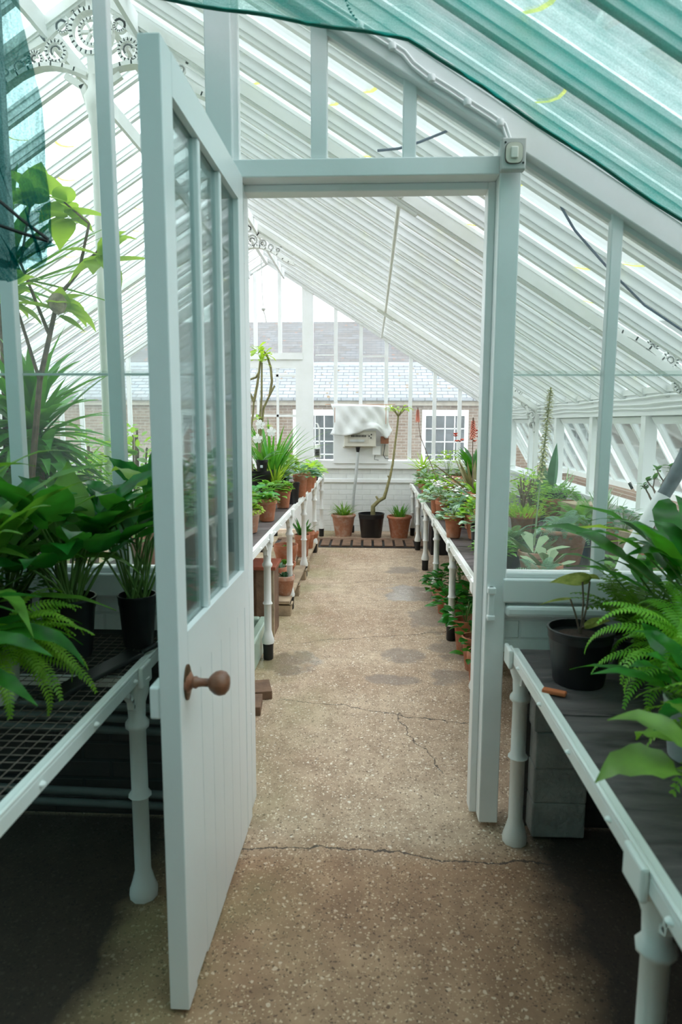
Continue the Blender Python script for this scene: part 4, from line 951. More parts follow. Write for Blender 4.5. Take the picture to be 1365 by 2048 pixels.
# --- right bench
G3 = 'potted plants on the bench right of the aisle'
def cyc(seed, R, Hh, fl_=14, m=L_SILV, s=.03):
    return [('leaves', f_bush(seed, 46, R, Hh, .075, 'round', .07), m), ('stems', f_stems(seed, 12, R, Hh+.04), STEMG)]+([('white_flowers', f_flowers(seed+1, fl_, R*.7, Hh*.9, Hh+.08, s), F_WHITE)] if fl_ else [])
R_ = [
 ('potted_herb', 'small terracotta pot of bright leaves with an orange flower beside the door post', (.70, 3.72, HR), 'terra', .07, .14, clump(80, .11, .12, .05, 120, L_GREEN)+[('orange_flowers', f_flowers(3, 3, .06, .12, .17, .028), F_ORNG)], None),
 ('potted_cyclamen', 'black pot with silvery leaves between orange-flowered pot and wide terracotta pot', (.74, 4.45, HR), 'black', .065, .17, cyc(81, .12, .08, 0), None),
 ('potted_geranium', 'wide terracotta pot of yellow-green trailing leaves with white blooms, right bench edge', (.80, 4.88, HR), 'terra', .105, .18, clump(82, .14, .16, .055, 160, L_LIME)+[('white_flowers', f_flowers(4, 8, .10, .15, .22, .028), F_WHITE)], TERRA),
 ('potted_cyclamen', 'terracotta pot with silver leaves and lime trailing stems, on right bench edge', (.625, 4.93, HR), 'terra', .072, .165, cyc(83, .11, .06, 0)+[('trailing_leaves', f_bush(84, 60, .12, .03, .03, 'round'), L_LIME)], None),
 ('potted_cyclamen', 'terracotta pot of white-flowered cyclamen, fourth along the right bench edge', (.645, 5.95, HR), 'terra', .062, .16, cyc(85, .14, .10, 16), None),
 ('potted_cyclamen', 'terracotta pot of white-flowered cyclamen just beyond its twin on right bench edge', (.625, 6.25, HR), 'terra', .062, .16, cyc(86, .14, .09, 14), None),
 ('potted_cyclamen', 'black pot of silver-leaved cyclamen mid right bench', (.76, 5.50, HR), 'black', .07, .15, cyc(87, .15, .10, 10), None),
 ('potted_geranium', 'lime scalloped-leaf plant with white flower heads mid right bench', (.80, 6.6, HR), 'black', .075, .16, clump(88, .18, .15, .09, 80, L_LIME, 'round')+[('white_flowers', f_flowers(8, 5, .1, .15, .2, .03), F_WHITE)], None),
 ('potted_cyclamen', 'silver-green leafy plant behind the white cyclamens on right bench', (.92, 6.1, HR), 'black', .075, .18, cyc(89, .17, .16, 0), None),
 ('potted_geranium', 'pale green round-leaved plant farther along the right bench edge', (.70, 7.3, HR), 'black', .075, .15, clump(90, .17, .15, .10, 70, L_GREEN, 'round'), None),
 ('potted_cyclamen', 'white-flowered cyclamen near far end of right bench edge', (.66, 7.9, HR), 'terra', .065, .15, cyc(91, .12, .14, 12), None),
 ('potted_fern', 'dark green broad-leaved plant close to far end of right bench', (.72, 8.35, HR), 'black', .07, .15, clump(92, .15, .14, .10, 50, L_MID), None),
 ('potted_bromeliad', 'bright lime arching bromeliad in terracotta pot at far right bench end', (.68, 8.75, HR), 'terra', .07, .24, [('foliage', f_strap(93, 22, .34, .035, (.5, 1.4), (.5, 1.6), .01, fold=.4), L_LIME)], None),
 ('potted_cactus', 'small round green cactus amid foliage mid right bench', (.82, 6.9, HR), 'terra', .08, .20, [('cactus', f_ros(94, 60, .07, .02, (.0, 1.5), .02), L_MID)], None),
 ('potted_succulent', 'terracotta pot of purple-brown rosettes in middle of right bench', (1.0, 7.5, HR), 'terra', .09, .26, [('rosettes', f_ros(95, 40, .12, .03, (.0, 1.4), .012, 'lance'), L_RED)], None),
 ('potted_succulent', 'raised terracotta pot with grey heather-like tuft right of the round cactus', (.90, 6.7, HR+.10), 'terra', .09, .17, [('foliage', f_strap(96, 120, .07, .006, (.2, 1.5), (.0, .4), .06), L_SILV)], None),
 ('potted_shrub', 'fine lime-leaved shrub at far end of right bench', (.98, 8.4, HR), 'black', .09, .20, clump(97, .22, .38, .06, 220, L_YG), None),
 ('potted_shrub', 'large dark glossy plant with coral red flowers toward far right bench', (1.17, 7.6, HR), 'black', .11, .24, [('foliage', f_strap(98, 40, .5, .07, (.4, 1.4), (.4, 1.4), .05, 'lance'), L_DARK), ('coral_flowers', f_flowers(9, 26, .22, .42, .58, .04), F_RED)], None),
 ('potted_aloe', 'big bronze spiky plant with long pointed leaves angled over right bench', (.88, 5.7, HR+.10), 'terra', .09, .17, [('foliage', f_ros(99, 13, .50, .045, (.35, 1.35), .012, 'lance', (-.2, .2)), L_BRZ)], None),
 ('potted_fern', 'blue-green feathery carrot-leaved plant beside door post on right bench', (.83, 5.35, HR), 'terra', .09, .22, [('foliage', f_fern(100, 46, .26, .035, (.3, 1.4), (1.2, 2.4), step=.010), L_BLUE)], None),
 ('potted_geranium', 'small stepped terracotta pot of green leaves close against door post', (.77, 4.55, HR+.14), 'terra', .06, .12, clump(101, .10, .12, .05, 100, L_GREEN)+[('red_buds', f_flowers(5, 5, .06, .1, .15, .012), F_PINK)], None),
 ('potted_succulent', 'pale lime flapjack succulent with rounded upright leaves beside the post', (.83, 5.05, HR+.22), 'terra', .07, .10, [('foliage', f_ros(102, 12, .15, .08, (.4, 1.4), .015, 'spoon', (-.2, .1)), L_YG)], None),
 ('potted_cyclamen', 'white cyclamen in middle row of right bench past the feathery plant', (.98, 5.75, HR), 'terra', .07, .16, cyc(103, .14, .15, 12), None),
 ('potted_geranium', 'green leafy mound at the inner edge of right bench among cyclamens', (.72, 6.95, HR), 'terra', .07, .15, clump(104, .15, .12, .08, 90, L_GREEN), None),
 ('potted_geranium', 'lime leafy filler plant on right bench between two silver cyclamens', (.84, 5.8, HR), 'terra', .07, .14, clump(105, .15, .13, .07, 90, L_LIME, 'round'), None),
]
for (n_, lab, loc, k, r_, h_, parts, pm) in R_: plant(n_, lab, 'potted plant', loc, k, r_, h_, parts, G3, pm)
for i, (x, y, z1, s, lab) in enumerate(((.47+.27, 6.75, 1.60, .10, 'red hot poker flower on dark stem nearer the far gable'), (.80, 5.15, 1.48, .11, 'salmon flower spike tipped lime, close to the door post'))):
    o = tag(empty('flowering_poker_plant', (x, y, HR)), lab, 'potted plant')
    MB().lathe(pot_prof('terra', .06, .14), seg=18).build('pot', TERRA, o, True); MB().lathe([(.05, .12), (0, .121)], seg=12).build('soil', SOIL, o, True)
    bx = -.27 if i == 0 else -.02
    st, fm = f_spike([(0, 0, .12), (bx*.9, 0, (z1-HR)*.8), (bx, 0, z1-HR+.02)], .15, 70, .042, True, i)
    # florets only on the head
    fm = MB(); g = RN(i)
    for j in range(90):
        t = j/90; zz = z1-HR-.02+t*s; a = j*2.4; fm.leaf((bx, 0, zz), a, -.9+.7*t, .045*(1-.6*t), .014, .3, .3, 'lance', 3)
    st.tube([(bx, 0, z1-HR), (bx, 0, z1-HR+s)], .006, 6)
    st.build('flower_stem', BARKB, o, True); fm.build('flower_head', F_PINK, o, True)
    f_strap(110+i, 14, .25, .02, (.6, 1.4), (.3, 1.2), .02).build('foliage', L_GREEN, o, True).location = (0, 0, .12)

# --- right bench part seen through the partition panes
G4 = 'potted plants on right bench behind the glass'
plant('potted_fern', 'large terracotta pot with drooping pale leaf behind the first right pane', 'potted plant', (1.19, 4.06, HR), 'bigterra', .145, .21, [('foliage', f_fern(120, 30, .24, .04, (.3, 1.2), (1.4, 2.6), step=.012), L_BLUE), ('drooping_leaf', f_broad(121, 3, .06, .16, .09, (.4, .7), (1.6, 2.2), .04, az=(3.0, 4.4))[0], L_SILV)], G4, TERRA2)
plant('potted_parsley', 'ball of curly green foliage in terracotta pot, centre of first right pane', 'potted plant', (1.50, 5.30, HR), 'terra', .13, .24, [('foliage', f_bush(122, 500, .20, .17, .035, 'round'), L_GREEN)], G4, TERRA)
ub = MB(); ub.leaf((0, 0, 0), -1.3, 1.42, .46, .10, -.1, .4, 'lance', 8, 0, .02); ub.leaf((-.08, 0, 0), -1.9, 1.40, .32, .10, -.1, .4, 'lance', 8, 0, .02)
plant('potted_agave', 'tall agave with two stout upright blades and arching ones, behind first right pane', 'potted plant', (1.58, 5.85, HR), 'black', .14, .26, [('upright_blades', ub, L_BLUE), ('arching_blades', f_strap(123, 5, .55, .045, (.5, 1.0), (.3, .8), .03, 'lance', az=(-.6, .5)), L_SUCC)], G4)
st, fm = f_spike([(0, 0, .05), (.02, 0, .42), (.055, 0, .92)], .0, 170, .04, True, 4)
plant('potted_echeveria', 'succulent with broad pale pads and a tall cream flower spike against the post', 'potted plant', (.93, 3.75, HR), 'terra', .09, .13, [('pads', f_ros(124, 7, .22, .085, (.25, .9), .022, 'spoon', (-.1, .3)), L_SUCC), ('flower_stem', st, L_SUCC), ('flower_spike', fm, F_CREAM)], G4, TERRA2)
plant('potted_succulent', 'red-edged paddle-leaved succulent low in corner of first right pane', 'potted plant', (.90, 3.35, HR), 'terra', .08, .14, [('foliage', f_ros(125, 9, .16, .07, (.2, 1.2), .016, 'spoon', (-.2, .2)), L_SUCC)], G4)
plant('potted_fern', 'lacy grey-green fern mound in bottom left of first right pane', 'potted plant', (.80, 3.05, HR), 'black', .08, .11, [('foliage', f_fern(126, 46, .22, .03, (.2, 1.2), (1.2, 2.4), step=.010), L_BLUE)], G4)
plant('potted_geranium', 'blue plastic pot of trailing leaves to right of the large terracotta pot', 'potted plant', (1.40, 4.25, HR), 'black', .07, .16, clump(127, .15, .14, .06, 110, L_BLUE), G4, simple('blue_plastic', (.02, .08, .16), .4))
plant('potted_shrub', 'lime frothy shrub with stems rising left of the agave', 'potted plant', (1.25, 5.2, HR), 'terra', .09, .18, clump(128, .17, .36, .05, 260, L_YG)+[('stems', f_stems(9, 8, .12, .3, .004), BARKB)], G4)
plant('potted_fern', 'feathery green plant mass right of the curly ball', 'potted plant', (1.42, 4.55, HR), 'terra', .09, .18, [('foliage', f_fern(129, 50, .28, .035, (.4, 1.4), (1.0, 2.2), step=.011), L_GREEN)], G4)
plant('potted_geranium', 'terracotta pot of small pale leaves behind second right pane', 'potted plant', (1.58, 4.15, HR), 'terra', .11, .18, clump(130, .16, .18, .05, 160, L_BLUE), G4, TERRA2)
plant('potted_fern', 'soft pale fern behind the paddle-leaved succulent near the right post', 'potted plant', (.84, 3.95, HR), 'black', .08, .14, [('foliage', f_fern(131, 46, .24, .03, (.3, 1.3), (1.2, 2.2), step=.011), L_BLUE)], G4)
plant('potted_euphorbia', 'tall pale lime bushy plant left of agave, beside the right post', 'potted plant', (1.12, 4.9, HR), 'terra', .09, .20, [('foliage', f_strap(132, 200, .12, .012, (.2, 1.4), (.1, .6), .14), L_YG), ('tufts', f_bush(133, 200, .16, .34, .05, 'lance', .014), L_LIME), ('stems', f_stems(134, 8, .1, .3, .006), BARKB)], G4)
plant('potted_geranium', 'frilly green plant low against the second right pane sill', 'potted plant', (1.45, 3.2, HR), 'terra', .09, .14, clump(135, .17, .14, .05, 160, L_BLUE), G4)
plant('potted_succulent', 'tall grey-green grassy succulent behind the second right mullion', 'potted plant', (1.60, 4.65, HR), 'terra', .09, .18, [('foliage', f_strap(136, 40, .30, .02, (.6, 1.5), (.1, .8), .04), L_SILV)], G4)
plant('potted_geranium', 'leafy green plant with small white flowers at bottom of second right pane', 'potted plant', (1.22, 3.15, HR), 'terra', .09, .13, clump(137, .16, .12, .06, 130, L_GREEN)+[('small_white_flowers', f_flowers(12, 10, .12, .12, .18, .018), F_WHITE)], G4)
g = RN(21); wb_ = MB(); tips = []
branch(wb_, (0, 0, 0), (-.05, 0, 1), .19, .022, 3, g, tips, .85)
plant('potted_bonsai_shrub', 'gnarled bare-branched woody shrub behind the second right pane', 'potted plant', (1.52, 3.55, HR), 'terra', .13, .15, [('branches', wb_, BARKB), ('leaves', leaves_at(tips, 22, 6, .05, .03), L_MID)], G4)
g = RN(25); wb_ = MB(); tips = []
branch(wb_, (0, 0, 0), (.15, 0, 1), .22, .02, 3, g, tips, .8)
plant('potted_bonsai_shrub', 'lower twiggy shrub with maple-like leaves at right edge behind glass', 'potted plant', (1.60, 3.1, HR), 'terra', .12, .14, [('branches', wb_, BARKB), ('leaves', leaves_at(tips, 23, 7, .07, .05), L_MID)], G4)
pw = tag(empty('insulated_pipe', (0, 2.95, 0)), 'white wrapped pipe with dark tape top slanting behind right panes', 'pipe')
MB().tube([(1.02, -.1, .72), (1.16, 0, 1.0), (1.28, 0, 1.24)], [.030, .034, .032], 12).build('wrapping', CLOTH, pw, True)
MB().tube([(1.28, 0, 1.235), (1.32, 0, 1.31), (1.37, 0, 1.42), (1.365, 0, 1.45)], [.029, .030, .033, .025], 12).build('taped_end', GREYT, pw, True)
for i, (x, y, c_, lab) in enumerate(((1.62, 6.3, WOODB, 'dark plank leaning on sill by side sashes behind agave'), (1.62, 5.0, WOODP, 'orange-brown crate side behind the first right mullion'), (1.66, 3.9, WOODP, 'brown slatted crate behind the bare shrub'))):
    k = tag(MB().box(-.13, .10, -.12, .12, 0, .30-.04*i).build('wooden_crate', c_, None, bevel=.006), lab, 'crate'); k.location = (x-.02, y, HR); k.rotation_euler = (0, 0, .2*i)

# --- pots on the floor under the right bench
G5 = 'terracotta pots on floor under the right bench'
U = [(.60, 5.60, .072, .17, 140, 'small terracotta pot with bushy dark leaves, farthest of the floor row'), (.615, 5.33, .070, .20, 141, 'tall pale-streaked terracotta pot, second farthest of the floor row'), (.65, 5.12, .066, .19, 142, 'terracotta pot tucked behind others midway in the floor row'),
     (.63, 4.84, .072, .22, 143, 'tall terracotta pot beside the far middle bench leg'), (.655, 4.38, .085, .24, 144, 'large terracotta pot with glossy bush just past the near bench leg'), (.665, 4.08, .080, .22, 145, 'white-stained terracotta pot next nearest in the floor row'),
     (.73, 4.02, .062, .20, 146, 'small terracotta pot squeezed behind the nearest two'), (.645, 3.74, .075, .24, 147, 'nearest terracotta pot in floor row beside the bench leg')]
for i, (x, y, r_, h_, sd, lab) in enumerate(U):
    lv = clump(sd, .11+.03*(i in (0, 3, 4)), .16 if i in (0, 3, 4) else .07, .085, 60 if i in (0, 3, 4) else 14, L_DARK)
    plant('potted_shrub', lab, 'potted plant', (x, y, 0), 'terra', r_, h_, lv, G5, TERRA if i % 3 else TERRA2)
plant('potted_shrub', 'glossy dark-leaved shrub under right bench behind the floor row', 'potted plant', (.78, 4.75, 0), 'terra', .08, .2, clump(150, .2, .26, .10, 90, L_DARK), G5)
plant('potted_shrub', 'dark bushy shrub in shade under right bench near farthest pots', 'potted plant', (.78, 5.6, 0), 'terra', .08, .18, clump(151, .2, .24, .08, 110, L_DARK), G5)
tag(MB().lathe([(.11, 0), (.13, .28), (.14, .28), (.145, .32), (.12, .32), (.10, .02), (0, .02)], (.80, 8.75, 0), 20).build('storage_bucket', GREYP, None, True), 'grey bucket in shade under far end of right bench', 'bucket')
tag(MB().box(-.2, .2, -.15, .15, 0, .36).build('storage_crate', BLACKP, bevel=.01), 'black plastic crate beneath far right bench', 'crate').location = (.92, 7.9, 0)
#PART3
# --- tall plants beyond the partition on the left
def big(name, label, x, y, h, parts, r=.17, ph=.32, kind='black', grp='tall plants left of the open door, beyond the glass'):
    return plant(name, label, 'potted plant', (x, y, 0), kind, r, ph, [(n_, m_, mt_) for n_, m_, mt_ in parts], grp)
def crown(c, seed, n, L, W, el=(-.5, 1.5), droop=(.2, 1.1), shape='strap', az=None):
    g = RN(seed); m = MB()
    for i in range(n):
        a = g.uniform(0, 2*PI) if az is None else g.uniform(*az)
        m.leaf((c[0], c[1], c[2]+g.uniform(-.06, .06)), a, g.uniform(*el), L*g.uniform(.6, 1.05), W*g.uniform(.8, 1.1), g.uniform(*droop), .3, shape, 8, g.uniform(-.3, .3))
    return m
big('potted_dragon_tree', 'big palm-like plant with dense long strap leaves behind left partition pane', -1.62, 3.15, 0,
    [('trunk', MB().tube([(0, 0, -.05), (.03, 0, .6), (.0, 0, 1.25)], [.04, .035, .03], 8), BARKB), ('crown', crown((0, 0, 1.22), 201, 120, .50, .062), L_STRAP), ('lower_leaves', crown((.02, 0, 1.02), 202, 60, .50, .064, (-.2, .9), (1.0, 2.2)), L_MID)])
big('potted_dragon_tree', 'taller strap-leaved palm reaching up behind the hanging green net', -1.86, 3.3, 0,
    [('trunk', MB().tube([(0, 0, -.05), (.03, 0, 1.0), (.05, 0, 1.95)], [.035, .03, .02], 8), BARKB), ('crown', crown((.05, 0, 1.95), 203, 34, .60, .05, (-.3, 1.3), (.0, .8)), L_STRAP)])
big('potted_dragon_tree', 'dark bushy palm filling the far left behind the partition', -2.15, 3.15, 0,
    [('trunk', MB().tube([(0, 0, -.05), (0, 0, 1.1)], [.04, .03], 8), BARKB), ('crown', crown((0, 0, 1.15), 204, 130, .60, .065, (-.6, 1.5), (.2, 1.4)), L_DARK)])
g = RN(31); tb = MB(); 
tb.tube([(0, 0, -.05), (.02, 0, .9), (.10, 0, 1.45), (.20, 0, 1.80)], [.02, .016, .012, .009], 7)
tips = [(Vector((.20, 0, 1.80)), Vector((0, 0, 1)))]
for pts in ([(.10, 0, 1.45), (.02, 0, 1.75), (-.03, .0, 1.84)], [(.20, 0, 1.80), (.34, 0, 1.95), (.40, -.02, 1.99)], [(.15, 0, 1.65), (.02, .05, 1.95), (.10, .03, 2.24)], [(.30, 0, 1.92), (.34, .02, 2.10), (.22, .05, 2.20)]):
    tb.tube(pts, [.008, .006, .004], 6); tips.append((Vector(pts[-1]), Vector((0, 0, 1))))
o = big('potted_broadleaf_tree', 'slender tree with large light green leaves and one cream seed head', -1.53, 2.86, 0,
    [('branches', tb, BARKB), ('leaves', leaves_at(tips, 32, 10, .20, .115, 'ovate', (-.7, .9), (.2, 1.4)), L_YG)])
sh = MB().lathe([(0, 0), (.022, .012), (.035, .04), (.036, .06), (.022, .085), (0, .095)], (.22, -.05, 1.72), 12).build('seed_head', CONE, o, True); sh.location = (0, 0, .27)
big('potted_shrub', 'airy pale green shrub beside the open door beyond the glass', -1.36, 3.75, 0, [('stems', f_stems(33, 12, .25, 1.3, .006), BARKB), ('foliage', f_bush(34, 420, .30, .55, .075, 'lance', .03, .75), L_YG)])
big('potted_shrub', 'light bushy shrub low behind the partition between left mullions', -1.75, 3.6, 0, [('stems', f_stems(35, 12, .25, 1.0, .006), BARKB), ('foliage', f_bush(36, 420, .38, .55, .08, 'ovate', .04, .4), L_GREEN)])
big('potted_lily', 'plant with blush pink flowers just above the left sill beside the door', -1.20, 3.05, 0, [('foliage', f_bush(37, 160, .16, .35, .09, 'lance', .03, .35), L_GREEN), ('stems', f_stems(5, 8, .14, .6, .005), STEMG), ('blush_flowers', f_flowers(38, 5, .08, .82, .98, .05, 5, .6), F_BLUSH)], r=.11, ph=.2)
big('potted_tree', 'dark leafy tall shrub in far left row beyond the glass', -3.0, 4.6, 0, [('stems', f_stems(39, 10, .4, 1.2, .01), BARKB), ('foliage', f_bush(40, 500, .55, .9, .12, 'ovate', .06, .5), L_MID)])
big('potted_tree', 'bushy mid green tree behind the airy pale shrub', -2.1, 4.9, 0, [('stems', f_stems(41, 10, .3, 1.2, .01), BARKB), ('foliage', f_bush(42, 460, .42, .8, .10, 'ovate', .05, .4), L_GREEN)])

# --- near left bench plants
G6 = 'foliage plants on the near left mesh bench'
def spath(name, label, x, y, r, h, seed, n, P, L, W, z=HNL, mm=L_DARK, kind='black', pm=None, el=(.75, 1.4), droop=(.8, 1.7), grp=G6, extra=(), az=None):
    a, b_ = f_broad(seed, n, P, L, W, el, droop, .035, wav=.035, az=az)
    return plant(name, label, 'potted plant', (x, y, z), kind, r, h, [('leaves', a, mm), ('leaf_stalks', b_, STEMG)]+list(extra), grp, pm)
bl = MB(); bl.leaf((.02, .0, .22), 2.0, 1.25, .27, .15, .35, .15, 'ovate', 10, .3, 0, .02)
bl.leaf((.10, -.05, .22), .3, .7, .24, .13, 1.0, .15, 'ovate', 10, .3, 0, .02)
spath('potted_peace_lily', 'leafy plant with one big upright bright leaf, in black pot on mesh bench', -.985, 2.08, .088, .20, 301, 40, .34, .27, .11, extra=(('large_leaf', bl, L_GREEN),))
bl = MB(); bl.leaf((.03, 0, .40), 2.6, .7, .17, .09, 1.5, .15, 'ovate', 9, .3, 0, .02); bl.leaf((.02, -.02, .33), .1, .5, .18, .085, 1.4, .15, 'ovate', 9, 0, 0, .02)
spath('potted_peace_lily', 'tall stalked leafy plant in black pot right against the open door', -.80, 2.20, .066, .18, 302, 26, .44, .22, .09, el=(1.0, 1.5), extra=(('lit_leaves', bl, L_LIME),))
spath('potted_aspidistra', 'plant at left edge with long arching yellow-tipped leaves over the bench', -1.22, 1.86, .09, .20, 303, 34, .28, .44, .085, el=(.5, 1.3), droop=(.8, 1.8), mm=L_GREEN)
spath('potted_aspidistra', 'dark plant at left edge nearest the camera, leaves pointing inward', -1.12, 1.48, .08, .17, 304, 20, .20, .36, .08, el=(.3, 1.2), droop=(.8, 1.9), mm=L_DARK)
plant('potted_ficus', 'small-leaved dark bushy plant behind the large leaves against the left glass', 'potted plant', (-1.33, 2.2, HNL), 'black', .09, .18, [('foliage', f_bush(305, 420, .20, .42, .04, 'ovate'), L_DARK), ('stems', f_stems(306, 12, .15, .38), BARKB)], G6)
plant('potted_boston_fern', 'small fern drooping out of a white pot at left edge of mesh bench', 'potted plant', (-1.03, 1.72, HNL), 'black', .07, .16, [('fronds', f_fern(307, 40, .32, .026, (.1, 1.2), (1.3, 2.4), az=(-1.8, 1.2), step=.010), L_FERN)], G6, GREYP)
cb = tag(empty('black_bag_strap', (-.83, 1.90, HNL)), 'dark strap-like tool lying on the mesh and looped over the bench rail', 'strap')
MB().box(-.035, .035, -.20, .20, .002, .016).build('strap_body', BLACKC, cb, bevel=.006); cb.rotation_euler = (0, 0, -.30)
MB().tube([(.02, .20, .012), (.045, .25, .025), (.075, .28, .02), (.085, .28, -.03)], .009, 8).build('cord_end', BLACKC, cb, True)
spath('potted_peace_lily', 'dense glossy plant filling the middle of the mesh bench behind the fern', -1.22, 2.12, .085, .19, 318, 34, .30, .28, .105)
spath('potted_aspidistra', 'arching long-leaved plant between the fern and the glossy plants', -1.42, 1.95, .085, .19, 319, 30, .36, .42, .075, mm=L_GREEN, el=(.6, 1.3))
# --- near right bench plants
G7 = 'foliage plants on the near right bench'
mar = MB(); mst = MB()
for (q, a, e, L, W, dr, ro) in (((.02, 0, .175), 3.15, .10, .125, .085, .5, .75), ((-.04, -.01, .12), 3.1, -.1, .10, .04, .5, .5), ((.0, -.03, .04), .1, .25, .085, .06, .2, -.9), ((.0, .01, .18), .2, .2, .06, .05, .9, -.6)):
    mar.leaf(q, a, e, L, W, dr, .12, 'ovate', 9, 0, 0, 0, ro); mst.tube([(0, 0, 0), (q[0]*.6+.004, 0, q[2]*.6), q], .003, 6)
plant('potted_prayer_plant', 'black pot with a few patterned herringbone leaves, on slate before the glass', 'potted plant', (.668, 2.06, HNR), 'black', .103, .175, [('leaves', mar, L_MAR), ('leaf_stalks', mst, BARKB)], G7, soil=simple('red_brown_grit', (.10, .05, .035), .9, .3, 90, .8))
plant('potted_boston_fern', 'large drooping fern in black pot in the middle of the near right bench', 'potted plant', (.90, 1.78, HNR), 'black', .10, .17, [('fronds', f_fern(311, 60, .37, .030, (.3, 1.35), (1.4, 2.7), step=.010), L_FERN)], G7)
plant('potted_maidenhair_fern', 'fine airy fern with horizontal fronds against the right partition sill', 'potted plant', (.88, 2.16, HNR), 'black', .085, .12, [('fronds', f_fern(312, 34, .30, .04, (.9, 1.45), (1.2, 2.0), step=.016), L_GREEN)], G7)
spath('potted_peace_lily', 'large glossy-leaved plant with pale reflecting leaves near right mullion', 1.02, 1.98, .10, .17, 313, 34, .34, .32, .10, HNR, L_DARK, el=(.6, 1.4), droop=(.8, 1.8), grp=G7)
bl = MB(); bl.leaf((-.05, -.02, .30), 2.9, .25, .26, .06, .7, .15, 'lance', 10, .5, 0, .06); bl.leaf((0, -.03, .26), 2.6, .2, .20, .07, .6, .1, 'lance', 9, .3, 0, .03)
spath('potted_aspidistra', 'plant with lime-edged wavy leaf pointing left across the right sill', .96, 2.20, .07, .17, 314, 8, .28, .24, .07, HNR, L_MID, el=(.9, 1.4), grp=G7, extra=(('lime_leaves', bl, L_LIME),))
spath('potted_peace_lily', 'pale grey pot of dark broad leaves at right edge of near bench', .80, 1.58, .075, .15, 315, 18, .13, .19, .07, HNR, L_DARK, pm=GREYP, el=(.4, 1.3), droop=(.9, 1.9), grp=G7)
plant('potted_boston_fern', 'fern close to the right edge with hanging fronds below the large fern', 'potted plant', (.90, 1.40, HNR), 'black', .06, .13, [('fronds', f_fern(316, 22, .36, .04, (.3, 1.1), (1.4, 2.6), az=(1.6, 4.6)), L_FERN)], G7)
spath('potted_philodendron', 'bright cut-leaved plant at lower right corner of the frame', .70, 1.20, .07, .14, 317, 16, .15, .17, .10, HNR, L_GREEN, el=(.2, 1.2), droop=(.9, 1.8), grp=G7)
tag(MB().box(-.035, .035, -.012, .012, 0, .014).box(-.03, .035, .012, .02, 0, .009).build('terracotta_shard', simple('broken_terracotta', (.62, .17, .06), .8, .1, 30), bevel=.004), 'broken orange terracotta shard lying on slate in front of black pot', 'shard').location = (.563, 1.95, HNR-.0)
bpy.data.objects['terracotta_shard'].rotation_euler = (0, 0, -.5)

# --- switch, conduits, latch keep, cables, cord, chain
sw = tag(empty('light_switch', (.4635, YP-.022, 2.43)), 'grey weatherproof light switch on top of the right door post', 'light switch')
MB().box(-.040, .040, -.035, .0, -.050, .050).build('housing', SWP, sw, bevel=.004)
m = MB(); n = 24
sq = lambda a, rx, rz: (rx*abs(math.cos(a))**.6*(1 if math.cos(a) > 0 else -1), rz*abs(math.sin(a))**.6*(1 if math.sin(a) > 0 else -1))
m.prism([sq(2*PI*i/n, .030, .034) for i in range(n)], -.038, -.033); m.build('dark_gasket', simple('brown_gasket', (.10, .085, .07), .6), sw)
MB().prism([sq(2*PI*i/n, .028, .032) for i in range(n)], -.042, -.033).build('rocker_surround', SWI, sw)
MB().box(-.012, .012, -.048, -.042, -.018, .018).build('rocker', simple('rocker_cream', (.80, .78, .70), .3), sw, bevel=.003)
for x, z in ((-.029, .034), (.031, -.030)): k = MB().lathe([(0, 0), (.0035, 0), (.0035, .003), (0, .003)], seg=10).build('screw', BLACKC, sw, True); k.location = (x, -.034, z); k.rotation_euler = (PI/2, 0, 0)
cd = tag(empty('cable_conduit', (0, YP-.028, 0)), 'white painted twin cables clipped along the sloping gable board above the door', 'cable')
base = [(-.30, 2.99), (-.048, 2.837), (.060, 2.772), (.095, 2.75), (.125, 2.715), (.17, 2.681), (.251, 2.633), (.33, 2.583), (.385, 2.55), (.43, 2.52), (.450, 2.47)]
for d in (0, .013): MB().tube([(x+d*.5, 0, z+d) for x, z in base], .0052, 8).build('cable', WHITE, cd, True)
for x, z in ((-.048, 2.841), (.060, 2.776), (.19, 2.676), (.31, 2.60), (.42, 2.535)):
    MB().lathe([(0, -.012), (.012, -.010), (.014, 0), (.012, .010), (0, .012)], (x, -.002, z), 10).build('clip', WHITE, cd, True)
kp = tag(MB().box(.437, .458, YP-.02, YP+.0, .83, .955).box(.433, .462, YP-.026, YP, .93, .955).box(.433, .462, YP-.026, YP, .83, .85).build('latch_keep', WHITE, bevel=.004), 'small white painted latch keep on the right door post', 'latch keep')
bc = tag(MB().tube([(.016, 2.75, 2.596), (.10, 2.75, 2.603), (.179, 2.75, 2.625), (.331, 2.75, 2.681)], .005, 6).build('blue_cable', BLUEC, None, True), 'short dark blue cable rising to the right above the door head', 'cable')
bc = tag(MB().tube([(.68, 2.76, 2.47), (.693, 2.75, 2.453), (.735, 2.75, 2.375), (.787, 2.75, 2.295), (.929, 2.75, 2.145), (1.072, 2.75, 2.011), (1.223, 2.75, 1.915), (1.40, 2.75, 1.845)], .005, 6).build('blue_cable', BLUEC, None, True), 'dark blue cable drooping down behind the upper right panes', 'cable')
rp = tag(empty('hanging_cord', (-1.32, 8.3, 0)), 'white cord with a knot hanging from the ridge near far gable', 'cord')
MB().tube([(-.02, 0, 3.52), (-.01, 0, 3.1), (0, 0, 2.93)], .006, 6).build('cord', WROPE, rp, True); MB().lathe([(0, -.02), (.025, -.01), (.03, .01), (0, .03)], (0, 0, 2.91), 10).build('knot', WROPE, rp, True)
MB().tube([(0, 0, 2.90), (.02, 0, 2.84), (.035, 0, 2.76)], .009, 6).build('tail', WROPE, rp, True)
ch = tag(empty('bead_chain', (0, 2.30, 0)), 'black and white twisted cord holding up the green net above the door', 'cord')
m = MB(); m2 = MB(); P = [(-.115, 2.99), (-.10, 2.93), (-.096, 2.892), (-.085, 2.86), (-.075, 2.84), (-.058, 2.818)]
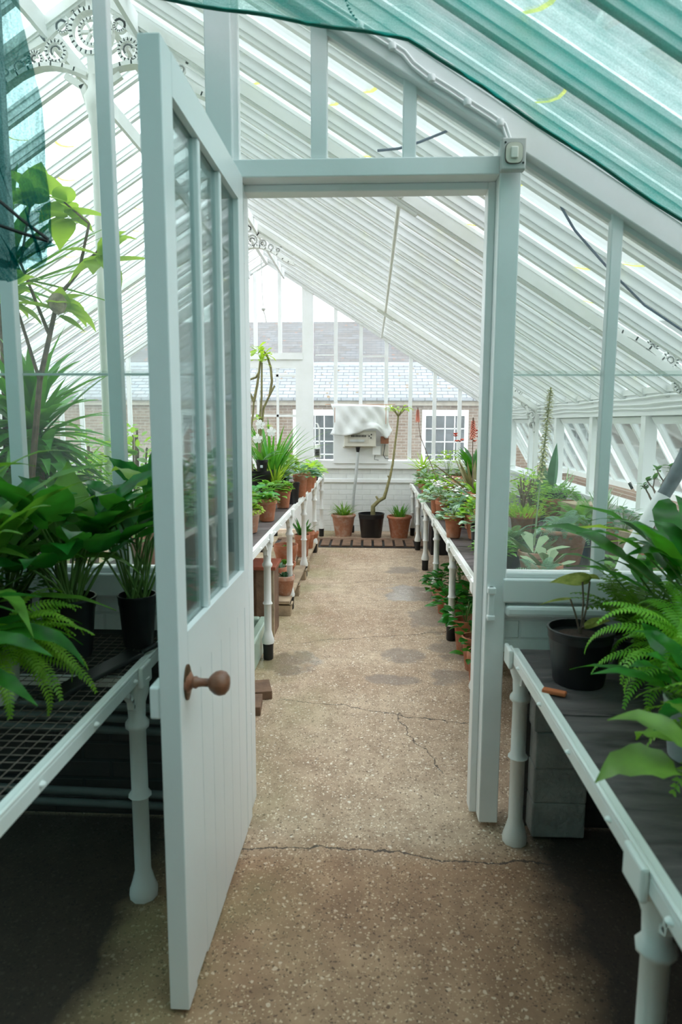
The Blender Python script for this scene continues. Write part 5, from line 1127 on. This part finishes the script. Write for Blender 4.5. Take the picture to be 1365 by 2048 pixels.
MB().tube([(x, 0, z) for x, z in P], .003, 6).build('white_strand', WROPE, ch, True)
for i in range(22):
    t = i/21*(len(P)-1); a = int(min(t, len(P)-2)); f = t-a; x = P[a][0]+(P[a+1][0]-P[a][0])*f; z = P[a][1]+(P[a+1][1]-P[a][1])*f
    if i % 2: m.lathe([(0, -.005), (.0055, 0), (0, .005)], (x, 0, z), 6)
m.build('dark_strand', BLACKC, ch, True)
ec = tag(empty('eave_cables', (EXR-.03, 0, 0)), 'bundle of white cables clipped along the right eave plate', 'cable')
for j, z in enumerate((1.715, 1.675, 1.645)):
    pts = [(0, YP+.3+i*.35, z+.006*math.sin(i*1.9+j)) for i in range(20)]
    MB().tube(pts, .008, 6).build('cable', WHITE, ec, True)
# --- shade netting
def netgrid(name, f, nu, nv, m, label):
    vs = [f(i/nu, j/nv) for j in range(nv+1) for i in range(nu+1)]
    mb = MB().add(vs, [(j*(nu+1)+i, j*(nu+1)+i+1, (j+1)*(nu+1)+i+1, (j+1)*(nu+1)+i) for j in range(nv) for i in range(nu)])
    return tag(mb.build(name, m, None, True), label, 'shade net')
def fr(u, v):
    x = -.95+2.76*u; y = 2.27-(2.27-Y0-.05)*v
    ed = .012*math.sin(x*23)+.008*math.sin(x*51)
    z = ZB(x)-.010-max(0, .115-x)*.46-.012*abs(math.sin((y-YP)/SP*PI))**2-.003*math.sin(x*31+y*9)**2
    
    if v < .02: y += ed
    if v < .05: z -= .006*math.sin(x*37)**2
    return (x, y, z)
netgrid('shade_net', fr, 120, 90, NET, 'teal green shade net stretched under the near right roof slope')
hm = MB().tube([(lambda x: (x, 2.275, ZB(x)-.022-max(0, .115-x)*.46-.006*math.sin(x*9)**2))(-.95+2.76*i/60) for i in range(61)], .006, 6)
tag(hm.build('net_hem_cord', simple('dark_teal_hem', (.0, .13, .09), .8), None, True), 'dark green hem cord along the front edge of the roof net', 'cord')
netgrid('shade_net', lambda u, v: (-1.0-3.68*u, 2.34-(2.34-Y0-.05)*v, ZB(-1.0-3.68*u)-.05-.02*math.sin(v*40)**2 if u > .12 else 3.40-.25*u), 40, 50, NET2, 'added dark green shade net out of view, dimming the near left roof slope')  # unseen net added to cut the light in the near section
# gathered curtain of net hanging on the left
RE = [(-.955, 3.0), (-.948, 2.66), (-.935, 2.54), (-.921, 2.415), (-.924, 2.248), (-.901, 2.157), (-.889, 2.045), (-.893, 2.030)]
LE = [(-1.75, 3.2), (-1.70, 2.9), (-1.62, 2.7), (-1.52, 2.5), (-1.40, 2.3), (-1.30, 2.15), (-1.15, 2.03), (-1.12, 1.99)]
def lerp(P, t):
    t *= len(P)-1; i = min(int(t), len(P)-2); f = t-i; return (P[i][0]+(P[i+1][0]-P[i][0])*f, P[i][1]+(P[i+1][1]-P[i][1])*f)
def fc(u, v):
    a = lerp(RE, v); b = lerp(LE, v); x = a[0]+(b[0]-a[0])*u; z = a[1]+(b[1]-a[1])*u
    return (x, 1.90+.045*math.sin(u*21+v*3)*(1-.5*v)+.02*math.sin(u*47-v*9), z-.03*math.sin(u*PI)*v)
netgrid('shade_net', fc, 70, 60, NET2, 'dark teal net gathered and hanging down at the left edge of frame')
R2 = [(-.889, 2.055), (-.905, 2.02), (-.925, 2.005), (-.96, 1.985)]
def fd(u, v):
    P = [(-.889, 2.045), (-.96, 2.03), (-1.03, 2.0), (-1.13, 1.95), (-1.25, 1.90)]; a = lerp(P, u)
    w = .055*math.sin(PI*min(1, u*1.2+.05))+.012
    return (a[0]+.01*v, 1.885+.02*math.sin(u*30+v*4), a[1]-w*v+.01*math.sin(u*25))
netgrid('shade_net', fd, 40, 10, NET2, 'twisted lower fold of the hanging green net at left')
for k, pts in enumerate(([(-1.10, 1.85, 2.20), (-1.02, 1.85, 2.15), (-.95, 1.86, 2.09), (-.889, 1.87, 2.045)], [(-1.15, 1.85, 2.12), (-1.05, 1.85, 2.09), (-.96, 1.86, 2.06), (-.889, 1.87, 2.04)])):
    tag(MB().tube(pts, .005, 6).build('net_gather_cord', BLACKC, None, True), ('upper black cord gathering the hanging green net', 'lower black cord gathering the hanging green net')[k], 'cord')

# leaves bend back where they meet the glass, the door or the side wall
for o in list(bpy.data.objects):
    if o.parent is None or o.type != 'MESH' or not o.parent.get('category', '').startswith('potted'): continue
    L = o.parent.location; ox, oy = L.x+o.location.x, L.y+o.location.y
    near = L.y < YP
    for v in o.data.vertices:
        y = v.co.y+oy; x = v.co.x+ox
        if near and y > 2.34: v.co.y = 2.34+min(.035, (y-2.34)*.12)-oy
        if not near and y < 2.52: v.co.y = 2.52-min(.03, (2.52-y)*.12)-oy
        if y > 9.36: v.co.y = 9.36+min(.03, (y-9.36)*.1)-oy
        if x > 1.72: v.co.x = 1.72+min(.05, (x-1.72)*.15)-ox
        if near and L.x < 0 and x > -.56: v.co.x = -.56+min(.03, (x+.56)*.1)-ox
    o.data.update()
